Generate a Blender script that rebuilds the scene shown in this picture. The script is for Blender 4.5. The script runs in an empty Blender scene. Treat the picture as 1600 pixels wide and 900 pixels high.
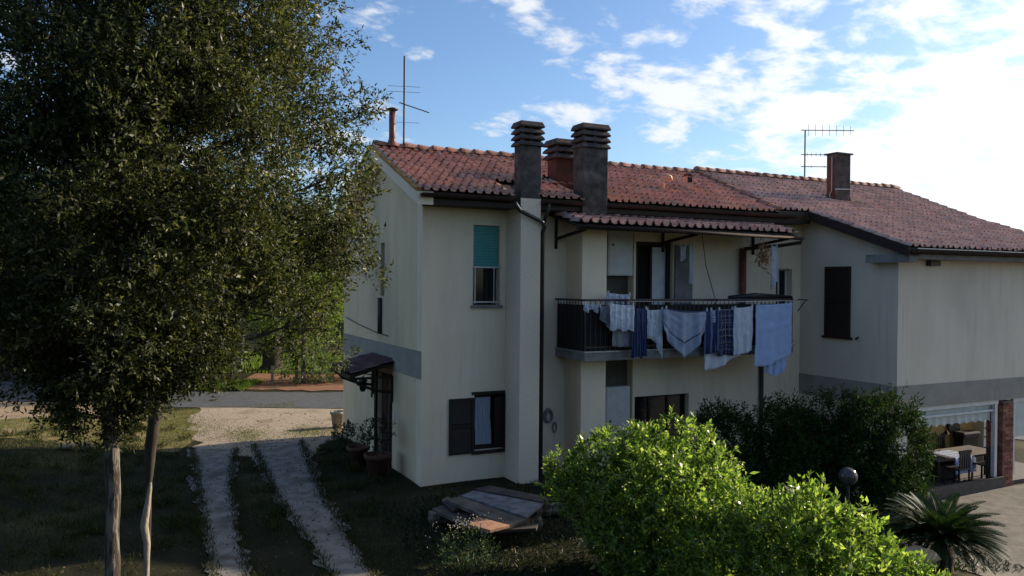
import bpy, math, random
import numpy as np
from mathutils import Vector, Matrix, noise as mnoise
random.seed(7); rng = np.random.default_rng(7)
C = bpy.context.scene.collection
scene = bpy.context.scene
R = math.radians

# ------------------------------------------------------------------ camera, sky, sun, exposure
# X runs along the house front, Y is depth behind it, Z is up; origin = foot of the near house corner
CAM = np.array([-5.72, -15.59, 4.26]); YAW = -26.565; FPX = 1250.0
cd = bpy.data.cameras.new('camera'); cam = bpy.data.objects.new('camera', cd); C.objects.link(cam)
cd.sensor_width = 36; cd.lens = 36*FPX/1600; cd.clip_start = 0.1; cd.clip_end = 3000
cam.matrix_world = Matrix.Translation(CAM) @ Matrix.Rotation(R(YAW), 4, 'Z') @ Matrix.Rotation(R(90-0.458), 4, 'X') @ Matrix.Rotation(R(0.5), 4, 'Z')
scene.camera = cam

SUN_AZ, SUN_EL = 2.5, 20.5            # azimuth from +X towards +Y, elevation
sdir = Vector((math.cos(R(SUN_EL))*math.cos(R(SUN_AZ)), math.cos(R(SUN_EL))*math.sin(R(SUN_AZ)), math.sin(R(SUN_EL))))
sl = bpy.data.lights.new('sun', 'SUN'); sl.energy = 5.0; sl.angle = R(0.5); sl.color = (1.0, 0.86, 0.68)
so = bpy.data.objects.new('sun', sl); C.objects.link(so)
so.rotation_mode = 'QUATERNION'; so.rotation_quaternion = sdir.to_track_quat('Z', 'Y')

world = bpy.data.worlds.new('World'); scene.world = world; world.use_nodes = True
nt = world.node_tree; nt.nodes.clear()
def N(t, typ, **kw):
    n = t.nodes.new(typ)
    for k, v in kw.items():
        if k in n.inputs.keys(): n.inputs[k].default_value = v
        else: setattr(n, k, v)
    return n
def math_n(t, op, a, b=None, clamp=False):
    n = t.nodes.new('ShaderNodeMath'); n.operation = op; n.use_clamp = clamp
    for i, x in enumerate((a, b)):
        if x is None: continue
        if isinstance(x, (int, float)): n.inputs[i].default_value = x
        else: t.links.new(x, n.inputs[i])
    return n.outputs[0]
def maprange(t, v, a, b, c=0.0, d=1.0, smooth=True):
    n = t.nodes.new('ShaderNodeMapRange'); n.interpolation_type = 'SMOOTHSTEP' if smooth else 'LINEAR'
    t.links.new(v, n.inputs[0])
    for i, x in enumerate((a, b, c, d)): n.inputs[i+1].default_value = x
    return n.outputs[0]
def mixc(t, f, a, b, mode='MIX'):
    n = t.nodes.new('ShaderNodeMix'); n.data_type = 'RGBA'; n.blend_type = mode
    for s, x in ((n.inputs[0], f), (n.inputs[6], a), (n.inputs[7], b)):
        if isinstance(x, (int, float)): s.default_value = x
        elif isinstance(x, (tuple, list)): s.default_value = (*x, 1) if len(x) == 3 else x
        else: t.links.new(x, s)
    return n.outputs[2]
SKY_ROT = 90 - SUN_AZ
sky = N(nt, 'ShaderNodeTexSky', sky_type='NISHITA', sun_disc=False, sun_elevation=R(SUN_EL), sun_rotation=R(SKY_ROT), altitude=100, air_density=1.0, dust_density=1.1, ozone_density=2.0)
tc = N(nt, 'ShaderNodeTexCoord')
sep = N(nt, 'ShaderNodeSeparateXYZ'); nt.links.new(tc.outputs['Generated'], sep.inputs[0])
# a cloud layer seen in perspective: direction projected on a high plane
zc = math_n(nt, 'ADD', math_n(nt, 'MAXIMUM', sep.outputs[2], 0.0), 0.22)
cx = math_n(nt, 'DIVIDE', sep.outputs[0], zc); cy = math_n(nt, 'DIVIDE', sep.outputs[1], zc)
cmb = N(nt, 'ShaderNodeCombineXYZ'); nt.links.new(cx, cmb.inputs[0]); nt.links.new(cy, cmb.inputs[1])
mp = N(nt, 'ShaderNodeMapping'); nt.links.new(cmb.outputs[0], mp.inputs[0])
mp.inputs['Location'].default_value = (5.5, 1.5, 0); mp.inputs['Rotation'].default_value = (0, 0, R(-25)); mp.inputs['Scale'].default_value = (1.0, 1.15, 1)
n1 = N(nt, 'ShaderNodeTexNoise', Scale=4.2, Detail=10.0, Roughness=0.6, Distortion=0.15); nt.links.new(mp.outputs[0], n1.inputs['Vector'])
n2 = N(nt, 'ShaderNodeTexNoise', Scale=1.3, Detail=2.0); nt.links.new(mp.outputs[0], n2.inputs['Vector'])
# angular closeness to the sun: the cloud bank thickens that way
dot = N(nt, 'ShaderNodeVectorMath', operation='DOT_PRODUCT'); nt.links.new(tc.outputs['Generated'], dot.inputs[0]); dot.inputs[1].default_value = sdir
near = maprange(nt, dot.outputs['Value'], 0.5, 0.9)
thr = math_n(nt, 'ADD', math_n(nt, 'ADD', n1.outputs[0], math_n(nt, 'MULTIPLY', math_n(nt, 'SUBTRACT', n2.outputs[0], 0.5), 0.55)), math_n(nt, 'MULTIPLY', near, 0.215))
cov = maprange(nt, thr, 0.55, 0.71)
SKY_STR = 0.088
glow = math_n(nt, 'POWER', math_n(nt, 'MAXIMUM', dot.outputs['Value'], 0.0), 6.0)
cl_b = math_n(nt, 'ADD', 6.6, math_n(nt, 'MULTIPLY', glow, 5.0))
cl = N(nt, 'ShaderNodeCombineXYZ')
for i, k in enumerate((1.0, 1.02, 1.05)): nt.links.new(math_n(nt, 'MULTIPLY', cl_b, k), cl.inputs[i])
sky_t = mixc(nt, 1.0, sky.outputs[0], (0.86, 1.02, 1.22), 'MULTIPLY')
skyc = mixc(nt, math_n(nt, 'MULTIPLY', cov, 0.9), sky_t, cl.outputs[0])
bg = N(nt, 'ShaderNodeBackground', Strength=SKY_STR); nt.links.new(skyc, bg.inputs[0])
wo = N(nt, 'ShaderNodeOutputWorld'); nt.links.new(bg.outputs[0], wo.inputs[0])

vs = scene.view_settings
vs.view_transform = 'Standard'; vs.look = 'None'; vs.exposure = 0.7; vs.gamma = 1.0; vs.use_curve_mapping = False
scene.cycles.max_bounces = 6; scene.cycles.transparent_max_bounces = 6

# ------------------------------------------------------------------ helpers
_yaw = R(-YAW)
FW = np.array([math.sin(_yaw), math.cos(_yaw), 0]); RT = np.array([math.cos(_yaw), -math.sin(_yaw), 0]); UP = np.array([0, 0, 1.0])
_c, _s = math.cos(R(.5)), math.sin(R(.5))
def ray(px, py):                       # direction of sight for a point surveyed on the photograph
    dx, dy = px-800, py-440
    return FW + RT*((_c*dx+_s*dy)/FPX) - UP*((-_s*dx+_c*dy)/FPX)
def onv(px, py, v): r = ray(px, py); return CAM + r*((v-CAM[1])/r[1])
def onu(px, py, u): r = ray(px, py); return CAM + r*((u-CAM[0])/r[0])
def onz(px, py, z=0.0): r = ray(px, py); return CAM + r*((z-CAM[2])/r[2])
def ond(px, py, d): return CAM + ray(px, py)*d

def sstep(x): x = np.clip(x, 0, 1); return x*x*(3-2*x)
def gz(u, v):                          # height of the ground
    u = np.asarray(u, float); v = np.asarray(v, float)
    z = -0.9*sstep((u-3)/7)*sstep((0.5+3.5*sstep((u-8.5)/2)-v)/4)
    z = z + 0.3*sstep((-u-4)/5)*sstep((v-2.5)/4)*(1-sstep((v-9)/4))
    z = z + 0.02*np.sin(u*1.3+0.7*v)*np.cos(v*0.9) 
    return z

LOC = {}
def obj(name, me, m, parent=None):
    o = bpy.data.objects.new(name, me); C.objects.link(o)
    if m is not None and not me.materials: me.materials.append(m)
    if parent is not None: o.parent = parent; LOC[o.name] = LOC[parent.name]
    else: LOC[o.name] = (0, 0, 0)
    return o
def tag(o, label=None, cat=None, group=None, kind=None):
    if label: o['label'] = label
    if cat: o['category'] = cat
    if group: o['group'] = group
    if kind: o['kind'] = kind
    return o
def thing(name, label, cat, loc=(0, 0, 0), group=None):
    o = bpy.data.objects.new(name, None); C.objects.link(o); o.location = loc; o.empty_display_size = .2
    LOC[o.name] = tuple(float(x) for x in loc)
    return tag(o, label, cat, group)

class MB:
    def __init__(s): s.v = []; s.f = []; s.uv = None
    def add(s, vs, fs):
        n = len(s.v); s.v += [tuple(float(c) for c in p) for p in vs]; s.f += [tuple(i+n for i in f) for f in fs]; return s
    def box(s, a, b):
        (x0, y0, z0), (x1, y1, z1) = [[f(p, q) for p, q in zip(a, b)] for f in (min, max)]
        return s.add([(x0,y0,z0),(x1,y0,z0),(x1,y1,z0),(x0,y1,z0),(x0,y0,z1),(x1,y0,z1),(x1,y1,z1),(x0,y1,z1)],
                     [(0,3,2,1),(4,5,6,7),(0,1,5,4),(1,2,6,5),(2,3,7,6),(3,0,4,7)])
    def obox(s, c, ex, ey, ez):        # oriented box: centre and three half vectors
        c, ex, ey, ez = [np.asarray(x, float) for x in (c, ex, ey, ez)]
        return s.add([c+i*ex+j*ey+k*ez for k in (-1,1) for i, j in ((-1,-1),(1,-1),(1,1),(-1,1))],
                     [(0,3,2,1),(4,5,6,7),(0,1,5,4),(1,2,6,5),(2,3,7,6),(3,0,4,7)])
    def bar(s, p, q, w, h=None):       # square bar
        p, q = np.asarray(p, float), np.asarray(q, float); d = q-p; L = np.linalg.norm(d); d = d/L
        a = np.cross(d, (0,0,1)) if abs(d[2]) < .95 else np.array([1.,0,0]); a = a/np.linalg.norm(a); b = np.cross(a, d)
        return s.obox((p+q)/2, d*L/2, a*w/2, b*(h or w)/2)
    def prism(s, poly, ext):           # polygon extruded by a vector
        n = len(poly); e = np.asarray(ext, float); p = [np.asarray(x, float) for x in poly]
        return s.add(p+[x+e for x in p], [tuple(range(n))[::-1], tuple(range(n, 2*n))]+[(i, (i+1) % n, (i+1) % n+n, i+n) for i in range(n)])
    def tube(s, pts, rad, seg=8, cap=True):
        pts = [np.asarray(p, float) for p in pts]; k = len(pts)
        rad = [rad]*k if isinstance(rad, (int, float)) else list(rad)
        vs = []; a = None
        for i, p in enumerate(pts):
            d = pts[min(i+1, k-1)]-pts[max(i-1, 0)]; d = d/(np.linalg.norm(d)+1e-9)
            if a is None: a = np.cross(d, (0.3, 0.9, 0.1) if abs(d[1]) < .9 else (1, 0, 0))
            a = a-d*(a@d); a = a/(np.linalg.norm(a)+1e-9); b = np.cross(d, a)
            for j in range(seg):
                t = 2*math.pi*j/seg; vs.append(p+rad[i]*(math.cos(t)*a+math.sin(t)*b))
        fs = [(i*seg+j, i*seg+(j+1) % seg, (i+1)*seg+(j+1) % seg, (i+1)*seg+j) for i in range(k-1) for j in range(seg)]
        if cap: fs += [tuple(range(seg))[::-1], tuple(range((k-1)*seg, k*seg))]
        return s.add(vs, fs)
    def lathe(s, c, prof, seg=16):
        vs = [(c[0]+r*math.cos(2*math.pi*j/seg), c[1]+r*math.sin(2*math.pi*j/seg), c[2]+z) for r, z in prof for j in range(seg)]
        k = len(prof)
        fs = [(i*seg+j, i*seg+(j+1) % seg, (i+1)*seg+(j+1) % seg, (i+1)*seg+j) for i in range(k-1) for j in range(seg)]
        return s.add(vs, fs+[tuple(range(seg))[::-1], tuple(range((k-1)*seg, k*seg))])
    def build(s, name, m, parent=None, smooth=False, bevel=0):
        off = np.array(LOC[parent.name]) if parent is not None else np.zeros(3)
        me = bpy.data.meshes.new(name); me.from_pydata([tuple(np.array(p)-off) for p in s.v], [], s.f); me.update()
        if smooth: me.polygons.foreach_set('use_smooth', [True]*len(me.polygons))
        o = obj(name, me, m, parent)
        if bevel:
            b = o.modifiers.new('bevel', 'BEVEL'); b.width = bevel; b.segments = 2; b.limit_method = 'ANGLE'
        return o

def quads_mesh(name, V, m, parent=None, uv=None):   # V: (n,4,3) array of quads
    n = len(V); off = np.array(LOC[parent.name]) if parent is not None else np.zeros(3)
    me = bpy.data.meshes.new(name)
    me.vertices.add(n*4); me.vertices.foreach_set('co', (V.reshape(-1, 3)-off).astype(np.float32).ravel())
    me.loops.add(n*4); me.loops.foreach_set('vertex_index', np.arange(n*4, dtype=np.int32))
    me.polygons.add(n); me.polygons.foreach_set('loop_start', np.arange(0, n*4, 4, dtype=np.int32)); me.polygons.foreach_set('loop_total', np.full(n, 4, np.int32))
    me.update(calc_edges=True)
    return obj(name, me, m, parent)

# ------------------------------------------------------------------ materials
def mat(name, c1, c2=None, rough=.8, scale=6., bump=0., bscale=60., spec=.3, metal=0., stretch=(1, 1, 1), detail=6., lo=.35, hi=.65, island=0., c3=None, s3=.6, streak=0.):
    m = bpy.data.materials.new(name); m.use_nodes = True; t = m.node_tree; t.nodes.clear()
    p = N(t, 'ShaderNodeBsdfPrincipled', Roughness=rough, Metallic=metal); p.inputs['Specular IOR Level'].default_value = spec
    o = N(t, 'ShaderNodeOutputMaterial'); t.links.new(p.outputs[0], o.inputs[0])
    tcn = N(t, 'ShaderNodeTexCoord'); g = N(t, 'ShaderNodeNewGeometry')
    mpn = N(t, 'ShaderNodeMapping'); t.links.new(g.outputs['Position'], mpn.inputs[0]); mpn.inputs['Scale'].default_value = stretch
    nz = N(t, 'ShaderNodeTexNoise', Scale=scale, Detail=detail, Roughness=.62); t.links.new(mpn.outputs[0], nz.inputs['Vector'])
    col = mixc(t, maprange(t, nz.outputs[0], lo, hi), c1, c2 or tuple(x*.75 for x in c1))
    if c3:
        n3 = N(t, 'ShaderNodeTexNoise', Scale=s3, Detail=5.); t.links.new(mpn.outputs[0], n3.inputs['Vector'])
        col = mixc(t, maprange(t, n3.outputs[0], .52, .72), col, c3)
    if streak:      # rain streaks and blotches in the paint
        ms = N(t, 'ShaderNodeMapping'); t.links.new(g.outputs['Position'], ms.inputs[0]); ms.inputs['Scale'].default_value = (4.5, 4.5, .28)
        ns = N(t, 'ShaderNodeTexNoise', Scale=1.6, Detail=7., Roughness=.7); t.links.new(ms.outputs[0], ns.inputs['Vector'])
        nb2 = N(t, 'ShaderNodeTexNoise', Scale=.45, Detail=3.); t.links.new(g.outputs['Position'], nb2.inputs['Vector'])
        fac = math_n(t, 'MULTIPLY', maprange(t, ns.outputs[0], .5, .78), math_n(t, 'MULTIPLY', maprange(t, nb2.outputs[0], .35, .65), streak))
        col = mixc(t, fac, col, tuple(x*.42 for x in c1))
        nc = N(t, 'ShaderNodeTexVoronoi', Scale=.75, feature='DISTANCE_TO_EDGE')
        nw = N(t, 'ShaderNodeTexNoise', Scale=3., Detail=5.); t.links.new(g.outputs['Position'], nw.inputs['Vector'])
        t.links.new(mixc(t, .25, g.outputs['Position'], nw.outputs[1]), nc.inputs['Vector'])
        col = mixc(t, math_n(t, 'MULTIPLY', math_n(t, 'LESS_THAN', nc.outputs['Distance'], .0035), streak*.16), col, tuple(x*.5 for x in c1))
    if island:
        oi = N(t, 'ShaderNodeObjectInfo')
        rnd = math_n(t, 'FRACT', math_n(t, 'ADD', g.outputs['Random Per Island'], oi.outputs['Random']))
        hs = N(t, 'ShaderNodeHueSaturation'); t.links.new(col, hs.inputs['Color'])
        t.links.new(maprange(t, rnd, 0, 1, 1-island, 1+island, False), hs.inputs['Value'])
        t.links.new(maprange(t, math_n(t, 'FRACT', math_n(t, 'MULTIPLY', rnd, 7.3)), 0, 1, .5-.02*island*2, .5+.02*island*2, False), hs.inputs['Hue'])
        col = hs.outputs[0]
    t.links.new(col, p.inputs['Base Color'])
    if bump:
        nb = N(t, 'ShaderNodeTexNoise', Scale=bscale, Detail=5.); t.links.new(mpn.outputs[0], nb.inputs['Vector'])
        b = N(t, 'ShaderNodeBump', Strength=bump, Distance=.02); t.links.new(nb.outputs[0], b.inputs['Height']); t.links.new(b.outputs[0], p.inputs['Normal'])
    return m
def leaf_mat(name, cols, trans=.35, rough=.45, spec=.4, tcol=None):
    m = bpy.data.materials.new(name); m.use_nodes = True; t = m.node_tree; t.nodes.clear()
    g = N(t, 'ShaderNodeNewGeometry'); cr = N(t, 'ShaderNodeValToRGB'); t.links.new(g.outputs['Random Per Island'], cr.inputs[0])
    el = cr.color_ramp.elements
    while len(el) < len(cols): el.new(.5)
    for i, c in enumerate(cols): el[i].position = i/(len(cols)-1); el[i].color = (*c, 1)
    p = N(t, 'ShaderNodeBsdfPrincipled', Roughness=rough); p.inputs['Specular IOR Level'].default_value = spec; t.links.new(cr.outputs[0], p.inputs['Base Color'])
    tr = N(t, 'ShaderNodeBsdfTranslucent'); t.links.new(mixc(t, 1., cr.outputs[0], tcol or (1.6, 1.7, .7), 'MULTIPLY'), tr.inputs[0])
    mx = N(t, 'ShaderNodeMixShader', Fac=trans); t.links.new(p.outputs[0], mx.inputs[1]); t.links.new(tr.outputs[0], mx.inputs[2])
    o = N(t, 'ShaderNodeOutputMaterial'); t.links.new(mx.outputs[0], o.inputs[0]); return m
def stripe_mat(name, base, bands, rough=.9):   # bands: list of (axis, freq, duty, colour) printed on the cloth's own UV
    m = bpy.data.materials.new(name); m.use_nodes = True; t = m.node_tree; t.nodes.clear()
    uv = N(t, 'ShaderNodeUVMap'); sp = N(t, 'ShaderNodeSeparateXYZ'); t.links.new(uv.outputs[0], sp.inputs[0]); col = None
    g = N(t, 'ShaderNodeNewGeometry'); nz = N(t, 'ShaderNodeTexNoise', Scale=9., Detail=4.); t.links.new(g.outputs['Position'], nz.inputs['Vector'])
    col = mixc(t, nz.outputs[0], base, tuple(x*.86 for x in base))
    for ax, fr, du, c in bands:
        f = math_n(t, 'FRACT', math_n(t, 'MULTIPLY', sp.outputs[ax], fr)); col = mixc(t, math_n(t, 'LESS_THAN', f, du), col, c)
    p = N(t, 'ShaderNodeBsdfPrincipled', Roughness=rough); p.inputs['Specular IOR Level'].default_value = .1; t.links.new(col, p.inputs['Base Color'])
    tr = N(t, 'ShaderNodeBsdfTranslucent'); t.links.new(col, tr.inputs[0])
    mx = N(t, 'ShaderNodeMixShader', Fac=.25); t.links.new(p.outputs[0], mx.inputs[1]); t.links.new(tr.outputs[0], mx.inputs[2])
    o = N(t, 'ShaderNodeOutputMaterial'); t.links.new(mx.outputs[0], o.inputs[0]); return m
def glass_mat(name, c=(.01, .012, .015), rough=.06):
    m = bpy.data.materials.new(name); m.use_nodes = True; p = m.node_tree.nodes['Principled BSDF']
    p.inputs['Base Color'].default_value = (*c, 1); p.inputs['Roughness'].default_value = rough; p.inputs['Specular IOR Level'].default_value = .5; return m

M = dict(
 plaster=mat('cream plaster', (.88,.74,.55), (.81,.675,.495), .9, 1.3, .25, 90, .15, stretch=(1,1,.35), c3=(.66,.56,.43), s3=.5, streak=.45),
 plaster_annexe=mat('annexe plaster', (.72,.63,.505), (.66,.575,.455), .9, 1.3, .25, 90, .15, stretch=(1,1,.35), c3=(.56,.49,.40), s3=.5, streak=.4),
 plaster_gable=mat('older cream plaster', (.80,.635,.42), (.72,.57,.37), .9, 1.3, .25, 90, .15, stretch=(1,1,.35), c3=(.56,.46,.31), s3=.5, streak=.55),
 ochre=mat('ochre plaster', (.56,.43,.25), (.49,.38,.22), .9, 1.5, .25, 90, .15, stretch=(1,1,.4)),
 rough_plaster=mat('rough cast plaster', (.78,.67,.525), (.68,.585,.46), .95, 30., .5, 70, .1),
 band=mat('grey painted band', (.34,.315,.27), (.29,.27,.23), .9, 2., .2, 90, .15, streak=.5),
 tile=mat('terracotta tile', (.58,.30,.195), (.45,.225,.15), .52, 5., .3, 70, .5, island=.2, c3=(.40,.26,.19), s3=1.6),
 tile_old=mat('weathered tile', (.60,.38,.29), (.50,.32,.24), .52, 4., .3, 70, .5, island=.2, c3=(.42,.29,.225), s3=1.2),
 tile_canopy=mat('canopy tile', (.50,.34,.29), (.40,.28,.24), .85, 5., .3, 70, .3, island=.3),
 tile_dark=mat('dark canopy tile', (.16,.10,.10), (.12,.08,.085), .8, 5., .3, 70, .25, island=.25),
 verge=mat('lichen covered verge', (.46,.25,.08), (.33,.14,.06), .9, 3., .4, 60, .15, c3=(.50,.36,.08), s3=1.5),
 wood_dark=mat('dark stained wood', (.032,.02,.015), (.022,.014,.011), .6, 5., .3, 40, .3, stretch=(6,6,.7)),
 concrete=mat('sooty concrete', (.115,.10,.09), (.055,.05,.047), .95, 5., .7, 40, .1, c3=(.17,.155,.14), s3=2.),
 cowl=mat('chimney cowl concrete', (.10,.085,.08), (.06,.052,.05), .95, 6., .6, 40, .1, c3=(.15,.12,.11), s3=3.),
 red_paint=mat('red painted chimney', (.12,.05,.04), (.07,.036,.03), .9, 4., .5, 40, .15),
 slabc=mat('balcony concrete', (.26,.255,.24), (.18,.175,.165), .9, 4., .4, 50, .15),
 metal_dark=mat('dark metal', (.03,.027,.025), (.05,.042,.038), .5, 12., 0, 60, .4),
 copper=mat('brown gutter metal', (.035,.024,.02), (.05,.033,.027), .8, 10., 0, 60, .08),
 pipe_red=mat('red brown flue', (.20,.06,.04), (.13,.045,.035), .55, 10., 0, 60, .4),
 steel=mat('galvanised steel', (.42,.42,.42), (.32,.32,.33), .4, 12., 0, 60, .5, metal=.6),
 white_metal=mat('white painted metal', (.62,.62,.60), (.54,.54,.52), .5, 5., 0, 60, .4),
 shutter_teal=mat('teal roller blind', (.10,.34,.31), (.085,.30,.28), .7, 8., 0, 60, .3),
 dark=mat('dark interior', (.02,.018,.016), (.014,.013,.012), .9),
 screen=mat('dark balcony netting', (.022,.02,.02), (.012,.011,.011), .8, 14.),
 glass=glass_mat('window glass'),
 curtain=mat('net curtain', (.42,.45,.52), (.32,.35,.43), .9, 3., 0, 60, .1, stretch=(5,5,.6)),
 yellow=mat('yellow veranda plaster', (.72,.56,.27), (.66,.50,.24), .9, 1.5, .2, 60, .15),
 awning=mat('pale awning cloth', (.55,.57,.52), (.47,.50,.46), .9, 4.),
 brick=mat('old brick', (.30,.13,.085), (.20,.085,.06), .9, 9., .5, 50, .15, island=.35),
 floor_dark=mat('dark veranda tiles', (.10,.085,.075), (.07,.06,.052), .7, 6.),
 mortar=mat('mortar', (.22,.19,.165), (.16,.14,.12), .95, 10., .5, 50, .1),
 bark=mat('oak bark', (.19,.165,.137), (.055,.046,.037), .95, 14., 1., 40, .1, stretch=(1,1,.22), lo=.42, hi=.56),
 bark_pale=mat('pale dead wood', (.36,.30,.235), (.21,.17,.13), .95, 8., .8, 30, .1, stretch=(1,1,.3)),
 twig=mat('twig bark', (.06,.048,.036), (.04,.032,.025), .95),
 grass_g=mat('lawn soil', (.032,.03,.014), (.018,.018,.009), .95, 1.2, .6, 25, .1, c3=(.075,.062,.028), s3=.35),
 gravel=mat('white gravel', (.42,.34,.255), (.31,.25,.185), .95, 9., .9, 35, .1, c3=(.22,.18,.12), s3=.9),
 track=mat('shade toned track gravel', (.29,.265,.235), (.18,.162,.14), .95, 3., .45, 70, .1, c3=(.12,.105,.082), s3=1.2),  # drive gravel in a darker tone, the shade on it put into the colour
 asphalt=mat('asphalt', (.10,.105,.11), (.08,.083,.087), .9, 3., .5, 90, .25),
 earth=mat('red earth', (.27,.14,.08), (.20,.11,.065), .95, 2.5, .8, 20, .1),
 sun_toned_dry_lawn=mat('dry lawn', (.20,.155,.062), (.12,.11,.042), .95, 3., .9, 30, .1, c3=(.30,.23,.12), s3=.8),  # dry tan grass, with part of the sunlight put into its colour
 dirt=mat('pale dirt', (.36,.27,.18), (.26,.20,.13), .95, 2., .8, 20, .1),
 ridge=mat('ridge tile', (.34,.18,.125), (.22,.12,.09), .8, 5., .3, 70, .2, island=.3),
 dead_leaf=mat('dead leaf', (.12,.075,.04), (.07,.045,.026), .8, 20., island=.4),
 paving=mat('pale paving', (.20,.18,.15), (.14,.127,.108), .95, 4., .5, 40, .15),
 stone=mat('field stone', (.32,.30,.26), (.22,.205,.18), .95, 5., .8, 25, .15),
 terracotta=mat('terracotta pot clay', (.14,.07,.045), (.09,.048,.034), .85, 6., .3, 40, .2),
 board=mat('weathered board', (.13,.11,.095), (.07,.06,.054), .85, 3., .4, 40, .2, stretch=(1,1,1), island=.3),
 board_pale=mat('pale blue grey board', (.21,.215,.235), (.10,.105,.115), .75, 5., .2, 40, .3),
 board_red=mat('reddish board', (.46,.26,.16), (.33,.17,.11), .8, 3., .4, 40, .2),
 white_plastic=mat('white plastic', (.70,.70,.70), (.64,.64,.64), .4),
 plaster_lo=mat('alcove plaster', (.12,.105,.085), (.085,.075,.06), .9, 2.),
 black=mat('black plastic', (.015,.015,.016), (.02,.02,.02), .4),
 dry=mat('dried stems', (.40,.22,.12), (.25,.13,.07), .8, 20., island=.3),
 oak=leaf_mat('oak leaf', [(.011,.016,.005),(.026,.035,.010),(.06,.07,.022),(.15,.148,.09)], .34, .46, .25, (1.9,1.95,.95)),
 young=leaf_mat('young tree leaf', [(.07,.11,.03),(.11,.16,.04),(.17,.21,.07)], .45, .5, .3),
 oak_far=leaf_mat('far oak leaf', [(.035,.055,.016),(.06,.09,.024),(.10,.13,.04)], .4, .5, .3),
 laurel=leaf_mat('pittosporum leaf', [(.03,.062,.015),(.10,.165,.032),(.20,.28,.055),(.38,.43,.13)], .58, .34, .6, (1.35,1.5,.75)),
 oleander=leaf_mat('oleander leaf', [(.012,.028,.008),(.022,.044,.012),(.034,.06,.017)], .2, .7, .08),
 sago=leaf_mat('cycad leaf', [(.012,.03,.009),(.022,.045,.014),(.04,.07,.024)], .15, .6, .15),
 herb=leaf_mat('grey green herb', [(.06,.10,.05),(.09,.13,.06),(.13,.16,.08)], .3, .5, .3),
 shade_toned_grass=leaf_mat('shade toned grass blade', [(.02,.028,.009),(.035,.042,.013),(.06,.058,.022)], .3, .6, .15),  # darker copy of the grass colours, shade put into the blades
 pot_leaf=leaf_mat('pot plant leaf', [(.010,.02,.008),(.02,.034,.012)], .25, .5, .3),
 grass=leaf_mat('grass blade', [(.06,.085,.022),(.10,.12,.03),(.17,.16,.06)], .35, .6, .2),
 grass_bright=leaf_mat('bright grass blade', [(.09,.15,.02),(.13,.19,.03),(.18,.21,.05)], .35, .6, .2),
 flower=leaf_mat('pale flower', [(.45,.38,.30),(.55,.50,.42)], .3, .6, .2, (1,1,1)),
)
# ------------------------------------------------------------------ ground
def ground_sheet():
    def axis(lo, hi, a, b, st):
        core = np.arange(a, b+st/2, st); far1 = a-np.geomspace(st*2, a-lo, 22)[::-1]; far2 = b+np.geomspace(st*2, hi-b, 22)
        return np.concatenate([far1, core, far2])
    us = axis(-700, 700, -22, 26, .5); vs_ = axis(-500, 900, -15, 30, .5)
    U, V = np.meshgrid(us, vs_); Z = gz(U, V)
    n, k = U.shape
    vv = np.stack([U, V, Z], -1).reshape(-1, 3)
    ff = [(j*k+i, j*k+i+1, (j+1)*k+i+1, (j+1)*k+i) for j in range(n-1) for i in range(k-1)]
    b = MB(); b.v = [tuple(p) for p in vv]; b.f = ff
    return tag(b.build('ground', M['grass_g'], smooth=True), kind='structure')
ground_sheet()
def strip(name, m, left, right, lift, seg=.4, rag=.12, cols=6):
    """ground sheet between two polylines (each a list of (u, v)), with ragged edges, laid just above the ground"""
    L = np.array(left, float); Rr = np.array(right, float); n = int(max(np.linalg.norm(np.diff(L, axis=0), axis=1).sum(), 1)/seg)+2
    t = np.linspace(0, len(L)-1, n); i0 = np.clip(t.astype(int), 0, len(L)-2); f = (t-i0)[:, None]
    l = L[i0]*(1-f)+L[i0+1]*f; r = Rr[i0]*(1-f)+Rr[i0+1]*f
    b = MB(); vs = []
    for j in range(n):
        d = (r[j]-l[j])/np.linalg.norm(r[j]-l[j])
        a = l[j]+d*rag*(mnoise.noise((l[j][0]*1.3, l[j][1]*1.3, 3))*1.3+mnoise.noise((l[j][0]*5, l[j][1]*5, 3))*1.1+rng.normal()*.12); c = r[j]-d*rag*(mnoise.noise((r[j][0]*1.3, r[j][1]*1.3, 8))*1.3+mnoise.noise((r[j][0]*5, r[j][1]*5, 8))*1.1+rng.normal()*.12)
        for k in range(cols+1):
            p = a+(c-a)*k/cols; vs.append((p[0], p[1], float(gz(*p))+lift))
    w = cols+1
    b.add(vs, [(j*w+k, j*w+k+1, (j+1)*w+k+1, (j+1)*w+k) for j in range(n-1) for k in range(cols)])
    return tag(b.build(name, m, smooth=True), kind='structure')
def g2(px, py): return onz(px, py)[:2]
# asphalt road behind the house runs across the view; its direction is square to the line of sight
ax = RT[:2]; ay = FW[:2]; c2 = CAM[:2]
def vw(x, y): return tuple(c2+ax*x+ay*y)
strip('road', M['asphalt'], [vw(x, 26.5) for x in (-13.5, -5, 10, 60)], [vw(x, 30.2) for x in (-14.5, -5, 10, 60)], .016, 1., .12, 4)
strip('road_far', M['asphalt'], [vw(-80, 29.5), vw(-22, 28.5), vw(-13.4, 26.6)], [vw(-80, 37), vw(-22, 33.6), vw(-14.2, 30.2)], .012, 1., .15, 4)
strip('dirt_verge', M['dirt'], [vw(-40, 23.2), vw(-18, 22.8), vw(-12.5, 24.6)], [vw(-40, 29), vw(-20, 28), vw(-12, 26.4)], .008, .6, .3, 5)
strip('sun_toned_dry_lawn', M['sun_toned_dry_lawn'], [vw(-30, 18.9), vw(-20, 19.2), vw(-8.2, 19.8)], [vw(-30, 23.6), vw(-18, 23.2), vw(-9, 26.3)], .006, .5, .35, 8)  # brighter lawn sheet, its near edge laid along the house shadow line
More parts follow.
